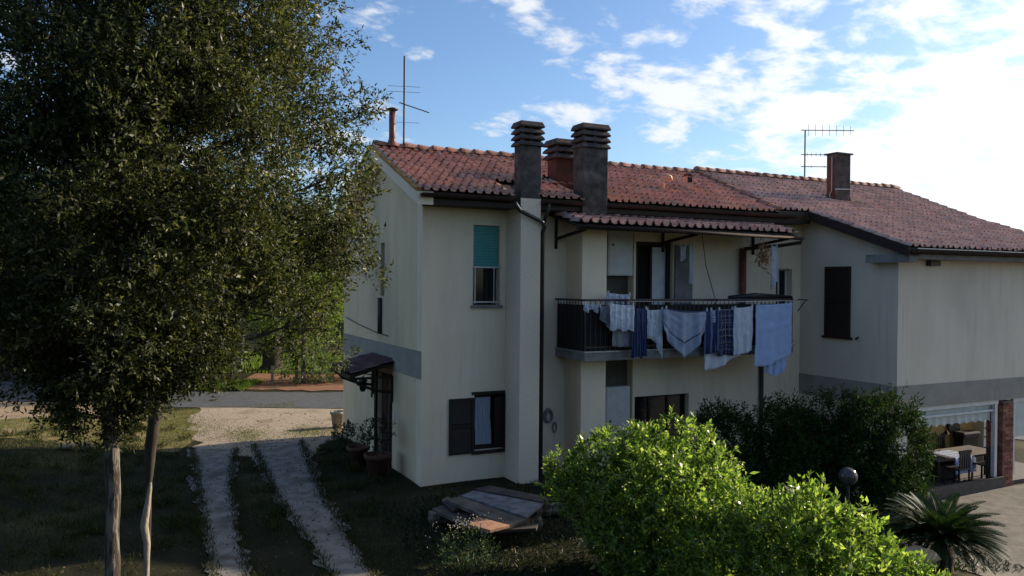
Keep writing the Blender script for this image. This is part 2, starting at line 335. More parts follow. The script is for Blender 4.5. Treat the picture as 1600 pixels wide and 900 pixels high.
strip('gravel_forecourt', M['gravel'], [vw(-10.3, 26.45), vw(-9.2, 23), vw(-8.2, 20.6), vw(-7.5, 19.3)], [vw(1.5, 26.45), vw(-3.0, 23.5), vw(-4.9, 21), vw(-4.75, 18.9)], .012, .4, .25, 8)
strip('wheel_track', M['track'], [g2(294, 702), g2(297, 735), g2(303, 780), g2(314, 840), g2(326, 905), g2(338, 990)], [g2(372, 702), g2(366, 735), g2(365, 780), g2(372, 840), g2(388, 905), g2(420, 990)], .018, .1, .12, 5)
strip('wheel_track', M['track'], [g2(390, 696), g2(406, 735), g2(431, 785), g2(466, 835), g2(510, 900), g2(566, 990)], [g2(478, 690), g2(494, 735), g2(516, 785), g2(540, 835), g2(580, 900), g2(650, 990)], .018, .1, .12, 5)
strip('earth_bank', M['earth'], [vw(-11.0, 30.6), vw(-4, 30.6), vw(6, 30.6)], [vw(-11.5, 36), vw(-4, 36.5), vw(6, 36)], .02, .6, .35, 6)
strip('grass_bank', M['grass_g'], [vw(-40, 38), vw(-16, 31), vw(-11.5, 30.5)], [vw(-45, 60), vw(-18, 55), vw(-12, 55)], .03, 1., .4, 6)
strip('patio', M['paving'], [(8.2, -13.5), (7.6, -9), (7.2, -6), (9.5, -3.3), (11, -3.05)], [(26, -13.5), (26, -9), (26, -6), (26, -3.3), (26, -3.05)], .02, .4, .12, 40)

# ------------------------------------------------------------------ builders for the buildings
def holed_wall(b, fix, c, inward, a0, a1, z0, z1, holes, th=.3):
    """flat wall with openings; fix = 'u' or 'v' is the axis the wall is square to, c the outer face"""
    A = sorted({a0, a1, *[h[0] for h in holes], *[h[1] for h in holes]}); Z = sorted({z0, z1, *[h[2] for h in holes], *[h[3] for h in holes]})
    def P(a, z, d): return (c+inward*d, a, z) if fix == 'u' else (a, c+inward*d, z)
    solid = {}
    for i in range(len(A)-1):
        for j in range(len(Z)-1):
            am, zm = (A[i]+A[i+1])/2, (Z[j]+Z[j+1])/2
            solid[i, j] = not any(h[0] < am < h[1] and h[2] < zm < h[3] for h in holes)
    for (i, j), s in solid.items():
        if not s: continue
        a, e, z, y = A[i], A[i+1], Z[j], Z[j+1]
        b.add([P(a,z,0),P(e,z,0),P(e,y,0),P(a,y,0)], [(0,1,2,3)]); b.add([P(a,z,th),P(e,z,th),P(e,y,th),P(a,y,th)], [(3,2,1,0)])
        for di, dj, q in ((-1,0,[(a,z),(a,y)]),(1,0,[(e,y),(e,z)]),(0,-1,[(e,z),(a,z)]),(0,1,[(a,y),(e,y)])):
            if not solid.get((i+di, j+dj), False):
                (p0, q0), (p1, q1) = q; b.add([P(p0,q0,0),P(p1,q1,0),P(p1,q1,th),P(p0,q0,th)], [(0,1,2,3)])
    return b
def tile_mesh(name, w, L, h, th, m):
    xs = [0, .09, .2, .31, .42, .48, .72, .96, 1.0]; zs = [.02, .72, 1., .86, .2, .03, -.1, .0, .06]
    b = MB(); n = len(xs)
    for y, lift in ((0, h*.62), (L, 0.)):
        for dz in (0, -th):
            for x, z in zip(xs, zs): b.v.append(((x-.5)*w, y, z*h+lift+dz))
    # rows: 0 front top, 1 front bottom, 2 back top, 3 back bottom
    for i in range(n-1):
        b.f.append((i, i+1, 2*n+i+1, 2*n+i)); b.f.append((n+i, n+i+1, i+1, i))
    b.f.append((0, 2*n, 3*n, n)); b.f.append((n-1, 2*n-1, 4*n-1, 3*n-1))
    me = bpy.data.meshes.new(name); me.from_pydata(b.v, [], b.f); me.update(); me.materials.append(m)
    for p in me.polygons: p.use_smooth = False
    return me
def tile_field(parent, m, origin, ex, ey, nu, ns, w, expo, cap=300, hgt=.06, skip=None, name='roof_tile', jit=.006):
    """overlapping tiles in rows; nearest `cap` are objects sharing one mesh, the others one joined part"""
    ex, ey = np.array(ex, float), np.array(ey, float); ez = np.cross(ex, ey); o = np.array(origin, float)
    me = tile_mesh(name, w*1.06, expo*1.18, hgt, .014, m); off = np.array(LOC[parent.name])
    spots = []
    for j in range(ns):
        for i in range(nu):
            p = o+ex*(w*(i+.5))+ey*(expo*j)
            if skip and skip(p): continue
            spots.append(p)
    spots.sort(key=lambda p: np.linalg.norm(p-CAM))
    V0 = np.array([v.co[:] for v in me.vertices]); F0 = [tuple(p.vertices) for p in me.polygons]; rest = MB()
    for k, p in enumerate(spots):
        a = random.gauss(0, .022); dz = abs(random.gauss(0, jit)); x = ex*math.cos(a)+ey*math.sin(a); y = ey*math.cos(a)-ex*math.sin(a)
        q = p+ez*dz+ey*random.gauss(0, .014)
        if k < cap:
            t = bpy.data.objects.new(name, me); C.objects.link(t); t.parent = parent
            t.matrix_local = Matrix(((x[0],y[0],ez[0],q[0]-off[0]),(x[1],y[1],ez[1],q[1]-off[1]),(x[2],y[2],ez[2],q[2]-off[2]),(0,0,0,1)))
        else:
            n = len(rest.v); P = q+V0[:, :1]*x+V0[:, 1:2]*y+V0[:, 2:]*ez
            rest.v += [tuple(r) for r in P]; rest.f += [tuple(i+n for i in f) for f in F0]
    if rest.v: tag(rest.build(name+'_field', m, parent), kind='stuff')
def ridge_caps(parent, m, p, q, step=.36, r=.135, name='ridge_tile', drop=0.):
    p, q = np.array(p, float), np.array(q, float); L = np.linalg.norm(q-p); d = (q-p)/L; n = int(L/step)
    s = np.cross(d, (0,0,1.)); s /= np.linalg.norm(s); up = np.cross(s, d); base = None
    for k in range(n):
        a = p+d*(L*k/n); off = np.array(LOC[parent.name])
        if base is None:
            b = MB(); vs = []
            for y, rr in ((0, r*1.2), (.07, r*1.2), (L/n*1.12, r*.82)):
                for j in range(7): t = math.pi*(j/6); vs.append((rr*math.cos(t), y, rr*math.sin(t)*.8))
            b.add(vs, [(i*7+j+1, i*7+j, (i+1)*7+j, (i+1)*7+j+1) for i in range(2) for j in range(6)]+[tuple(range(7)), tuple(range(20, 13, -1))])
            base = bpy.data.meshes.new(name); base.from_pydata(b.v, [], b.f); base.update(); base.materials.append(m)
        o = bpy.data.objects.new(name, base); C.objects.link(o); o.parent = parent; q2 = a-off+up*random.gauss(0, .006)
        o.matrix_local = Matrix(((s[0],d[0],up[0],q2[0]),(s[1],d[1],up[1],q2[1]),(s[2],d[2],up[2],q2[2]),(0,0,0,1)))
def window_unit(parent, u0, u1, z0, z1, v, depth=.14, fm='wood_dark', mull=1, fw=.05, pane='glass'):
    b = MB()
    b.box((u0,v+depth,z0),(u0+fw,v+depth+.06,z1)).box((u1-fw,v+depth,z0),(u1,v+depth+.06,z1)).box((u0+fw,v+depth,z0),(u1-fw,v+depth+.06,z0+fw)).box((u0+fw,v+depth,z1-fw),(u1-fw,v+depth+.06,z1))
    for k in range(mull):
        c = u0+(u1-u0)*(k+1)/(mull+1); b.box((c-fw*.6,v+depth-.004,z0+fw),(c+fw*.6,v+depth+.056,z1-fw))
    f = b.build('window', M[fm], parent)
    MB().box((u0+fw,v+depth+.025,z0+fw),(u1-fw,v+depth+.035,z1-fw)).build('pane', M[pane], f)
    return f
def cowl(parent, u0, u1, v0, v1, z0, z1, m, tiers=3, fl=.07):
    """chimney cowl of stacked sloping concrete slats with open slots between them"""
    h = (z1-z0)/tiers
    for k in range(tiers):
        za = z0+h*k; zb = za+h*(.74 if k < tiers-1 else .95); b = MB(); top = k == tiers-1
        o, i = fl, (fl*.3 if not top else fl*.35)
        vs = [(u0-o,v0-o,za),(u1+o,v0-o,za),(u1+o,v1+o,za),(u0-o,v1+o,za),(u0-o,v0-o,za+h*.25),(u1+o,v0-o,za+h*.25),(u1+o,v1+o,za+h*.25),(u0-o,v1+o,za+h*.25),
              (u0-i,v0-i,zb),(u1+i,v0-i,zb),(u1+i,v1+i,zb),(u0-i,v1+i,zb)]
        b.add(vs, [(3,2,1,0)]+[(a+r*4, (a+1) % 4+r*4, (a+1) % 4+r*4+4, a+r*4+4) for r in (0,1) for a in range(4)]+[(8,9,10,11)])
        b.build('cowl_slat', m, parent, bevel=.012)
    b = MB(); t = .07
    for (x, y) in ((u0,v0),(u1-t,v0),(u0,v1-t),(u1-t,v1-t),((u0+u1-t)/2,v0),((u0+u1-t)/2,v1-t)): b.box((x,y,z0),(x+t,y+t,z1-.05))
    b.build('cowl_post', m, parent)

# ------------------------------------------------------------------ the farmhouse
house = thing('farmhouse', 'cream two storey farmhouse with terracotta tiled roof, three chimneys and laundry balcony', 'house')
EV, EZ, RV, RZ, BV, BZ = -.66, 6.03, 2.5, 7.34, 6.8, 5.55
SL = (RZ-EZ)/(RV-EV); SB = (RZ-BZ)/(BV-RV)
b = MB()
holed_wall(b, 'v', 0, 1, 0, 10.64, -1.2, 6.12, [(1.15,1.78,3.75,5.46),(1.2,1.97,.64,1.84),(4.4,5.28,-.5,5.62),(5.34,6.42,2.77,5.24),(5.34,6.95,.3,1.56),(9.77,10.34,3.4,4.66)])
b.build('front_wall', M['plaster'], house)
# gable wall as three panels so the door and the slit window are real openings, capped by the pediment
b = MB(); holed_wall(b, 'u', 0, 1, .3, 6.2, -.6, 5.6, [(2.05,3.0,-.05,2.1),(2.55,2.85,3.9,5.15)])
zu = lambda v: (EZ+(v-EV)*SL if v <= RV else RZ-(v-RV)*SB)-.115
b.prism([(0,.3,5.6),(0,RV,5.6),(0,RV,zu(RV)),(0,.3,zu(.3))], (.3,0,0)).prism([(0,RV,5.6),(0,6.2,5.6),(0,6.2,zu(6.2)),(0,RV,zu(RV))], (.3,0,0))
b.build('gable_wall', M['plaster_gable'], house)
MB().box((.3,5.9,-.6),(18,6.2,5.6)).build('back_wall', M['plaster'], house)
MB().box((.3,.3,2.6),(10.6,5.9,2.75)).build('floor_slab', M['dark'], house)
MB().box((-.012,.004,2.22),(-.002,6.2,2.8)).build('painted_band', M['band'], house)
# chimney breasts standing 0.7 m out of the front, the alcove between them and the balcony door
b = MB().box((1.92,-.7,-.9),(2.39,-.002,6.02)); b.build('chimney_breast', M['rough_plaster'], house)
MB().box((3.43,-.7,-1),(4.06,-.002,6.0)).build('chimney_breast', M['plaster'], house)
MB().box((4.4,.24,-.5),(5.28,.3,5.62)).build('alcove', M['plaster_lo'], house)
# roof: deck, tiles, ridge, verge
roof = MB().prism([(-.3,EV,EZ),(-.3,RV,RZ),(-.3,BV,BZ),(-.3,BV,BZ-.11),(-.3,RV,RZ-.11),(-.3,EV,EZ-.11)], (9.42,0,0)).build('roof', M['wood_dark'], house)
nrm = math.hypot(RV-EV, RZ-EZ); ey = ((0, (RV-EV)/nrm, (RZ-EZ)/nrm)); ez = np.cross((1,0,0), ey)
tile_field(roof, M['tile'], np.array((-.32,EV-.06,EZ-.02))+ez*.02, (1,0,0), ey, 50, 10, .189, .345, 300,
           skip=lambda p: (1.78 < p[0] < 2.42 and p[1] < -.05) or (3.4 < p[0] < 4.1 and p[1] < .0) or (3.3 < p[0] < 3.95 and .3 < p[1] < .85))
nb_ = math.hypot(BV-RV, RZ-BZ); eyb = (0, -(BV-RV)/nb_, (RZ-BZ)/nb_)
tile_field(roof, M['tile'], np.array((9.1,BV+.06,BZ-.02))+np.cross((-1,0,0), eyb)*.02, (-1,0,0), eyb, 41, 13, .23, .355, 0, name='back_roof_tile')
ridge_caps(roof, M['ridge'], (-.3,RV,RZ+.05), (9.1,RV,RZ+.05))
b = MB()
for (va, za, vb, zb) in ((EV-.02,EZ,RV,RZ),(BV+.02,BZ,RV,RZ)):
    b.prism([(-.36,va,za-.005),(-.36,vb,zb-.005),(-.36,vb,zb-.26),(-.36,va,za-.26)], (.335,0,0))
b.build('verge_board', M['plaster'], house)
b = MB(); nseg = 9
for k in range(nseg):
    f0, f1 = k/nseg, (k+1)/nseg
    va, vb = EV-.03+(RV-EV+.03)*f0, EV-.03+(RV-EV+.03)*f1; za, zb = EZ+(RZ-EZ)*f0, EZ+(RZ-EZ)*f1
    MB().prism([(-.4,va,za+.0),(-.4,vb+.03,zb+.0),(-.4,vb+.03,zb+.055),(-.4,va,za+.075)], (.17,0,0)).build('verge_tile', M['verge'], roof, bevel=.012)
b = MB().prism([(-.4,RV,RZ),(-.4,BV,BZ),(-.4,BV,BZ+.07),(-.4,RV,RZ+.07)], (.17,0,0)).build('verge_tile', M['verge'], roof)
# eaves: soffit board and gutter, cut by the two front chimneys
for a0, a1 in ((-.02,1.92),(2.39,3.43),(4.06,10.3)):
    MB().box((a0,EV+.02,5.80),(a1,-.002,5.9)).build('soffit', M['wood_dark'], house)
for a0, a1 in ((-.3,1.80),(2.40,3.42),(4.07,9.6)):
    b = MB(); vs = []
    for u in (a0, a1):
        for j in range(7): t = math.pi*(1+j/6); vs.append((u, EV-.1+.075*math.cos(t), EZ-.04+.075*math.sin(t)))
        for j in range(7): t = math.pi*(2-j/6); vs.append((u, EV-.1+.063*math.cos(t), EZ-.04+.063*math.sin(t)))
    b.add(vs, [(j, (j+1) % 14, (j+1) % 14+14, j+14) for j in range(14)]+[tuple(range(14))[::-1], tuple(range(14, 28))]); b.build('gutter', M['copper'], house)
b = MB().tube([(1.74,EV-.1,5.95),(1.76,EV-.12,5.86),(1.85,-.79,5.74),(2.38,-.79,5.52),(2.46,-.74,5.42),(2.46,-.66,5.3),(2.46,-.66,-.4)], .045, 10); b.build('downpipe', M['metal_dark'], house, True)
b = MB().tube([(2.55,EV-.1,5.95),(2.54,EV-.1,5.8),(2.47,-.68,5.5)], .04, 10); b.build('downpipe', M['metal_dark'], house, True)
MB().tube([(9.25,-.07,2.6),(9.25,-.07,-.8)], .05, 10).build('downpipe', M['metal_dark'], house, True)
MB().tube([(8.55,-.1,5.15),(8.55,-.1,2.78)], .085, 10).build('downpipe', M['pipe_red'], house, True)
# chimneys
ch = MB().box((1.92,-.702,6.0),(2.392,-.36,7.12)).build('chimney', M['concrete'], house, bevel=.015); cowl(ch, 1.92, 2.39, -.7, -.36, 7.12, 7.64, M['cowl'], 4, .06)
ch = MB().box((3.42,-.712,5.5),(4.065,-.29,7.2)).build('chimney', M['concrete'], house, bevel=.015); cowl(ch, 3.43, 4.05, -.7, -.3, 7.2, 7.74, M['cowl'], 4, .06)
ch = MB().box((3.37,.36,6.3),(3.86,.8,7.1)).build('chimney', M['red_paint'], house, bevel=.015); tag(ch, 'short red painted chimney behind the two front ones'); cowl(ch, 3.37, 3.86, .36, .8, 7.1, 7.56, M['cowl'], fl=.09)
MB().box((3.26,.2,6.4),(3.98,.37,6.52)).build('flashing', M['red_paint'], ch)
fl = MB().tube([(.12,2.42,7.2),(.12,2.42,8.22)], .075, 12).build('flue', M['pipe_red'], house, True)
MB().lathe((.12,2.42,8.22), [(.08,0),(.14,.03),(.14,.05),(.05,.08),(.0,.085)], 14).build('flue_cap', M['metal_dark'], fl)
MB().lathe((.12,2.42,7.4), [(.16,0),(.1,.1),(.085,.16)], 14).build('flue_collar', M['pipe_red'], fl)
MB().tube([(6.45,.5,6.5),(6.45,.5,6.8),(6.48,.48,6.89),(6.56,.46,6.92),(6.64,.44,6.88),(6.66,.43,6.80)], .065, 10).build('vent_pipe', M['tile'], house, True)
vp = MB().box((7.32,.6,6.5),(7.5,.78,6.98)).build('vent_stack', M['tile'], house); MB().box((7.3,.58,6.98),(7.52,.8,7.0)).box((7.34,.62,7.0),(7.48,.76,7.05)).build('cap', M['red_paint'], vp); MB().box((7.335,.585,6.82),(7.465,.597,6.95)).build('opening', M['dark'], vp)
# first floor window with half drawn teal blind and guard rail
w = window_unit(house, 1.15, 1.78, 3.75, 5.46, 0, .2, 'wood_dark', 0)
b = MB()
for k in range(15): z = 4.55+k*.06; b.box((1.17,.07+.004*(k % 2),z),(1.76,.085+.004*(k % 2),z+.056))
b.build('roller_blind', M['shutter_teal'], w)
b = MB()
for x in (1.18, 1.62, 1.74): b.bar((x,-.03,3.78),(x,-.03,4.58), .022)
b.bar((1.14,-.03,4.56),(1.79,-.03,4.56), .03).bar((1.14,-.03,3.82),(1.79,-.03,3.82), .03); b.build('window_guard', M['steel'], w)
MB().box((1.1,-.06,3.69),(1.83,.15,3.749)).build('sill', M['slabc'], w)
# ground floor window: open dark shutter folded back, net curtain
w = window_unit(house, 1.2, 1.97, .64, 1.84, 0, .12, 'wood_dark', 0, .07, 'glass')
b = MB(); vs = []; n = 24
for z in (.74, 1.0, 1.3, 1.55, 1.76):
    for i in range(n+1): x = 1.28+.38*i/n-.03*(z > 1.2); vs.append((x, .12+.014*math.sin(i*1.7)+.006*math.sin(i*.6+z*5), z))
b.add(vs, [(j*(n+1)+i, j*(n+1)+i+1, (j+1)*(n+1)+i+1, (j+1)*(n+1)+i) for j in range(4) for i in range(n)]); b.build('curtain', M['curtain'], w, True)
def shutter(parent, u0, u1, z0, z1, v, name='shutter', ax='v', n=18):
    P = (lambda a, d, z: (a, v+d, z)) if ax == 'v' else (lambda a, d, z: (v+d, a, z))
    b = MB(); s = .06
    for a0, a1, y0, y1 in ((u0,u0+s,z0,z1),(u1-s,u1,z0,z1),(u0+s,u1-s,z0,z0+s),(u0+s,u1-s,z1-s,z1),(u0+s,u1-s,(z0+z1)/2-.03,(z0+z1)/2+.03)): b.box(P(a0,-.045,y0), P(a1,-.005,y1))
    f = b.build(name, M['wood_dark'], parent)
    MB().box(P(u0+s,-.012,z0+s), P(u1-s,-.006,z1-s)).build('backing', M['wood_dark'], f)
    h = (z1-z0-2*s)/n
    for k in range(n):
        z = z0+s+h*k
        if abs(z+h/2-(z0+z1)/2) < .04: continue
        q = [P(u0+s,-.034,z), P(u1-s,-.034,z), P(u1-s,-.014,z+h*.95), P(u0+s,-.014,z+h*.95)]
        MB().prism(q, (0,.008,.004) if ax == 'v' else (.008,0,.004)).build('slat', M['wood_dark'], f)
    return f
shutter(house, .62, 1.19, .6, 1.78, 0)
MB().box((1.7,.02,.71),(1.9,.06,1.77)).build('shutter', M['wood_dark'], w); MB().box((1.9,-.05,.641),(1.972,.1,1.838)).build('jamb', M['wood_dark'], w)
MB().box((1.14,-.03,1.842),(2.02,.06,1.9)).build('lintel', M['wood_dark'], w); MB().box((1.14,-.05,.57),(2.02,.1,.639)).build('sill', M['wood_dark'], w)
# balcony door: open dark doorway, pale leaf swung into the room
d = MB().box((5.34,.1,2.77),(5.42,.18,5.24)).box((6.34,.1,2.77),(6.42,.18,5.24)).box((5.42,.1,5.14),(6.34,.18,5.24)).build('balcony_door', M['wood_dark'], house)
MB().box((5.84,.12,2.8),(5.9,.17,5.14)).box((5.42,.13,2.8),(5.5,.16,5.14)).build('door_stile', M['wood_dark'], d)
MB().box((5.95,.19,2.8),(6.34,.23,5.12)).build('door_leaf', M['white_metal'], d)
leaf = MB().box((6.46,-.06,3.0),(6.98,-.01,5.18)); s_ = leaf.build('shutter', M['slabc'], d); MB().bar((6.98,-.035,2.9),(6.98,-.035,5.2), .03).build('stile', M['white_metal'], s_)
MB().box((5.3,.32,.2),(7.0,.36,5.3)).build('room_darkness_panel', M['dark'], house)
window_unit(house, 5.34, 6.95, .3, 1.56, 0, .15, 'wood_dark', 2)
window_unit(house, 9.77, 10.34, 3.4, 4.66, 0, .2, 'white_metal', 1, .04)
# slit window and entrance door on the gable side
b = MB().box((.2,2.55,3.9),(.26,2.85,5.15)); b.build('slit_window', M['glass'], house)
d = MB().box((.1,2.05,-.05),(.16,3.0,2.1)).build('entrance_door', M['wood_dark'], house)
for v0, v1, z0, z1 in ((2.15,2.5,.15,.95),(2.56,2.9,.15,.95),(2.15,2.5,1.05,1.95),(2.56,2.9,1.05,1.95)): MB().box((.08,v0,z0),(.099,v1,z1)).build('door_panel', M['wood_dark'], d, bevel=.008)
MB().tube([(.09,2.12,1.02),(.03,2.12,1.02),(.03,2.2,1.02)], .012, 6).build('handle', M['steel'], d)
MB().box((-.06,1.9,-.1),(.06,2.04,2.12)).box((-.06,3.01,-.1),(.06,3.12,2.12)).build('door_jamb', M['wood_dark'], house)
cpy = MB().prism([(-.02,1.75,2.42),(-.98,1.75,2.16),(-.98,1.75,2.10),(-.02,1.75,2.36)], (0,1.62,0)).build('door_canopy', M['wood_dark'], house)
cn = math.hypot(.96,.26); tile_field(cpy, M['tile_dark'], (-1.0,3.38,2.18), (0,-1,0), (.96/cn,0,.26/cn), 7, 3, .235, .33)
MB().bar((-1.0,1.72,2.12),(-1.0,3.4,2.12), .07, .1).build('beam', M['wood_dark'], cpy)
for v in (1.85, 3.28):
    b = MB().tube([(-.92,v,2.1),(-.8,v,1.94),(-.4,v,1.78),(-.02,v,1.72)], .035, 8).bar((-.9,v,2.07),(-.02,v,2.07), .05).bar((-.035,v,2.1),(-.035,v,1.5), .06); b.build('bracket', M['wood_dark'], cpy)
MB().box((-.02,1.7,1.12),(-.002,1.8,1.28)).build('doorbell', M['white_plastic'], house)
MB().tube([(-.05,2.75,3.85),(-.05,2.75,3.0)], .05, 8).build('vent_duct', M['metal_dark'], house, True)
MB().tube([(-.02,5.9,3.25),(-.02,4.6,3.12),(-.02,3.2,3.02),(-.02,2.2,2.98)], .012, 6).build('cable', M['black'], house)
# balcony
bal = MB().box((3.17,-1.25,2.59),(9.12,-.701,2.77)).box((3.17,-.701,2.59),(3.43,-.002,2.77)).box((4.06,-.701,2.59),(9.12,-.002,2.77)).build('balcony', M['slabc'], house, bevel=.01)
MB().box((3.15,-1.27,2.771),(9.14,-1.2,2.80)).box((3.15,-1.2,2.771),(3.2,-.002,2.80)).build('edge_trim', M['steel'], bal)
rl = MB().bar((3.18,-1.22,3.88),(9.12,-1.22,3.88), .05).bar((3.18,-.01,3.88),(3.18,-1.195,3.88), .045).bar((9.1,-.01,3.88),(9.1,-1.195,3.88), .045).bar((3.18,-1.22,2.88),(9.12,-1.22,2.88), .03).build('railing', M['metal_dark'], bal)
b = MB()
for k in range(48): b.bar((3.2+k*.1256,-1.22,2.8),(3.2+k*.1256,-1.22,3.86), .014)
for k in range(9): b.bar((3.18,-1.1+k*.125,2.8),(3.18,-1.1+k*.125,3.86), .014)
tag(b.build('balusters', M['metal_dark'], bal), kind='stuff')
MB().box((3.22,-1.19,2.8),(9.08,-1.18,3.78)).build('netting', M['screen'], bal)
MB().box((3.205,-1.17,2.8),(3.212,-.02,3.78)).build('netting', M['screen'], bal)
# tiled lean-to over the balcony
lean = MB().prism([(2.95,-.001,5.80),(2.95,-1.32,5.47),(2.95,-1.32,5.41),(2.95,-.001,5.74)], (6.1,0,0)).build('balcony_roof', M['wood_dark'], house)
ln = math.hypot(1.32,.33); tile_field(lean, M['tile_canopy'], (2.93,-1.38,5.47), (1,0,0), (0,1.32/ln,.33/ln), 27, 4, .228, .33, hgt=.085)
MB().bar((2.93,-1.3,5.40),(9.12,-1.3,5.40), .09, .07).build('beam', M['wood_dark'], lean)
MB().tube([(2.93,-1.44,5.42),(9.2,-1.44,5.36)], .04, 8).build('gutter', M['copper'], lean, True)
for u in (3.15, 6.1, 8.95):
    MB().bar((u,-1.28,5.37),(u,-.02,5.22), .06).bar((u,-.03,5.72),(u,-.03,5.0), .05).build('strut', M['copper'], lean)
MB().tube([(9.15,-1.44,5.36),(9.16,-1.4,5.26),(9.0,-.9,5.2),(8.56,-.12,5.14)], .045, 8).build('drain_arm', M['metal_dark'], lean, True)
# ------------------------------------------------------------------ the annexe
annex = thing('annexe', 'cream wing on the right with big tiled roof, closed dark shutter and open veranda below', 'house', (10.64,-2.96,-.9))
AE_V, AE_Z, AK_V, AK_Z, AR_Z = -3.52, 5.10, -.66, 6.09, 7.41
U0, U1 = 9.16, 17.6
def az(v): return (AE_Z+(v-AE_V)*(AK_Z-AE_Z)/(AK_V-AE_V)) if v < AK_V else AK_Z+(v-AK_V)*(AR_Z-AK_Z)/(RV-AK_V)
poly = [(10.64,-2.96,-.9),(10.64,.0,-.9),(10.64,.0,az(0)-.1),(10.64,AK_V,AK_Z-.1),(10.64,-2.96,az(-2.96)-.1)]
MB().prism(poly, (.3,0,0)).build('side_wall', M['plaster_annexe'], annex)
b = MB(); holed_wall(b, 'v', -2.96, 1, 10.942, U1-.1, 1.35, 5.2, []); b.build('front_wall', M['plaster_annexe'], annex)
MB().box((10.63,-2.972,1.36),(U1-.1,-2.962,1.9)).build('painted_band', M['band'], annex)
MB().box((10.628,-2.962,1.36),(10.638,-.002,1.9)).build('painted_band', M['band'], annex)
MB().box((10.64,0,2.5),(U1,.3,6.3)).build('inner_wall', M['plaster_annexe'], annex)
MB().box((U1-.4,-2.66,1.36),(U1-.1,5.9,5.25)).build('end_wall', M['plaster_annexe'], annex)
MB().box((10.942,-2.655,1.36),(U1-.4,.0,1.5)).build('veranda_ceiling', M['white_metal'], annex)
MB().box((10.942,-.9,-1.0),(17.2,-.7,1.36)).build('veranda_wall', M['yellow'], annex)
MB().box((10.942,-2.9,-1.2),(17.5,-.905,-.78)).build('veranda_floor', M['floor_dark'], annex)
MB().box((10.942,-3.02,-1.2),(14.64,-2.94,-.6)).build('parapet', M['floor_dark'], annex)
# roof
aro = MB().prism([(10.28,AE_V,AE_Z),(10.28,AK_V,AK_Z),(10.28,AK_V,AK_Z-.12),(10.28,AE_V,AE_Z-.12)], (U1-10.28,0,0)).prism([(U0,AK_V,AK_Z),(U0,RV,AR_Z),(U0,BV,BZ+.06),(U0,BV,BZ-.05),(U0,RV,AR_Z-.12),(U0,AK_V,AK_Z-.12)], (U1-U0,0,0)).build('roof', M['wood_dark'], annex)
n1_ = math.hypot(AK_V-AE_V, AK_Z-AE_Z); e1 = (0,(AK_V-AE_V)/n1_,(AK_Z-AE_Z)/n1_); n2_ = math.hypot(RV-AK_V, AR_Z-AK_Z); e2 = (0,(RV-AK_V)/n2_,(AR_Z-AK_Z)/n2_)
notch = lambda p: 12.35 < p[0] < 13.0 and .35 < p[1] < .8
tile_field(aro, M['tile_old'], np.array((10.25,AE_V-.06,AE_Z-.02))+np.cross((1,0,0), e1)*.02, (1,0,0), e1, 37, 9, .2, .343, 160)
tile_field(aro, M['tile_old'], np.array((U0,AK_V+.03,AK_Z))+np.cross((1,0,0), e2)*.02, (1,0,0), e2, 42, 10, .2, .338, 140, skip=notch, name='upper_roof_tile')
ridge_caps(aro, M['ridge'], (U0,RV,AR_Z+.05), (U1,RV,AR_Z+.05))
ridge_caps(aro, M['ridge'], (U0-.02,AK_V-.05,AK_Z+.02), (U0-.02,RV,AR_Z+.03), .34, .1, 'verge_cap')
MB().box((U1-.1,AE_V,4.9),(U1,AE_V+.01,4.95)).build('verge_end', M['tile_old'], aro)
b = MB().prism([(10.22,AE_V-.02,AE_Z+.03),(10.22,AK_V,AK_Z+.03),(10.22,AK_V,AK_Z-.2),(10.22,AE_V-.02,AE_Z-.2)], (.055,0,0)); b.build('verge_board', M['wood_dark'], annex)
MB().prism([(10.277,AE_V+.02,AE_Z-.125),(10.277,AK_V,AK_Z-.125),(10.277,AK_V,AK_Z-.17),(10.277,AE_V+.02,AE_Z-.17)], (.36,0,0)).build('soffit', M['wood_dark'], annex)
MB().box((10.34,AE_V+.06,4.78),(10.636,-2.3,4.97)).box((10.64,AE_V+.06,4.86),(U1,-2.965,4.97)).build('eaves_soffit', M['slabc'], annex)
b = MB(); vs = []
for u in (10.3, U1):
    for j in range(7): t = math.pi*(1+j/6); vs.append((u, AE_V-.1+.085*math.cos(t), AE_Z-.04+.085*math.sin(t)))
    for j in range(7): t = math.pi*(2-j/6); vs.append((u, AE_V-.1+.07*math.cos(t), AE_Z-.04+.07*math.sin(t)))
b.add(vs, [(j, (j+1) % 14, (j+1) % 14+14, j+14) for j in range(14)]+[tuple(range(14))[::-1], tuple(range(14, 28))]); b.build('gutter', M['copper'], annex)
MB().box((10.3,AE_V-.19,AE_Z-.03),(U1,AE_V-.175,AE_Z-.012)).build('gutter_lip', M['steel'], annex)
MB().box((11.6,-3.1,4.72),(11.95,-2.965,4.85)).build('bracket', M['metal_dark'], annex)
ch = MB().box((12.4,.4,6.3),(12.95,.76,7.92)).build('chimney', M['concrete'], annex, bevel=.015)
MB().box((12.35,.35,7.92),(13.0,.81,7.96)).build('chimney_cap', M['metal_dark'], ch)
MB().box((12.392,.45,6.6),(12.399,.72,7.8)).build('soot_door', M['red_paint'], ch)
MB().tube([(12.38,.55,7.85),(12.38,.55,6.9),(12.38,.62,6.8),(12.38,.58,6.5)], .014, 6).build('cable', M['steel'], ch)
MB().bar((12.3,.36,6.92),(12.98,.36,6.95), .022).build('strap', M['steel'], ch)
MB().box((12.97,.4,6.62),(13.9,.5,6.72)).build('ridge_patch', M['tile_old'], annex)
shutter(annex, -1.64, -.85, 2.96, 4.71, 10.632, ax='u', n=24)
MB().box((10.56,-1.7,2.9),(10.632,-.8,2.955)).build('sill', M['wood_dark'], annex)
MB().tube([(10.63,-1.82,2.95),(10.56,-1.85,2.92),(10.56,-1.93,2.98)], .02, 6).build('shutter_catch', M['metal_dark'], annex)
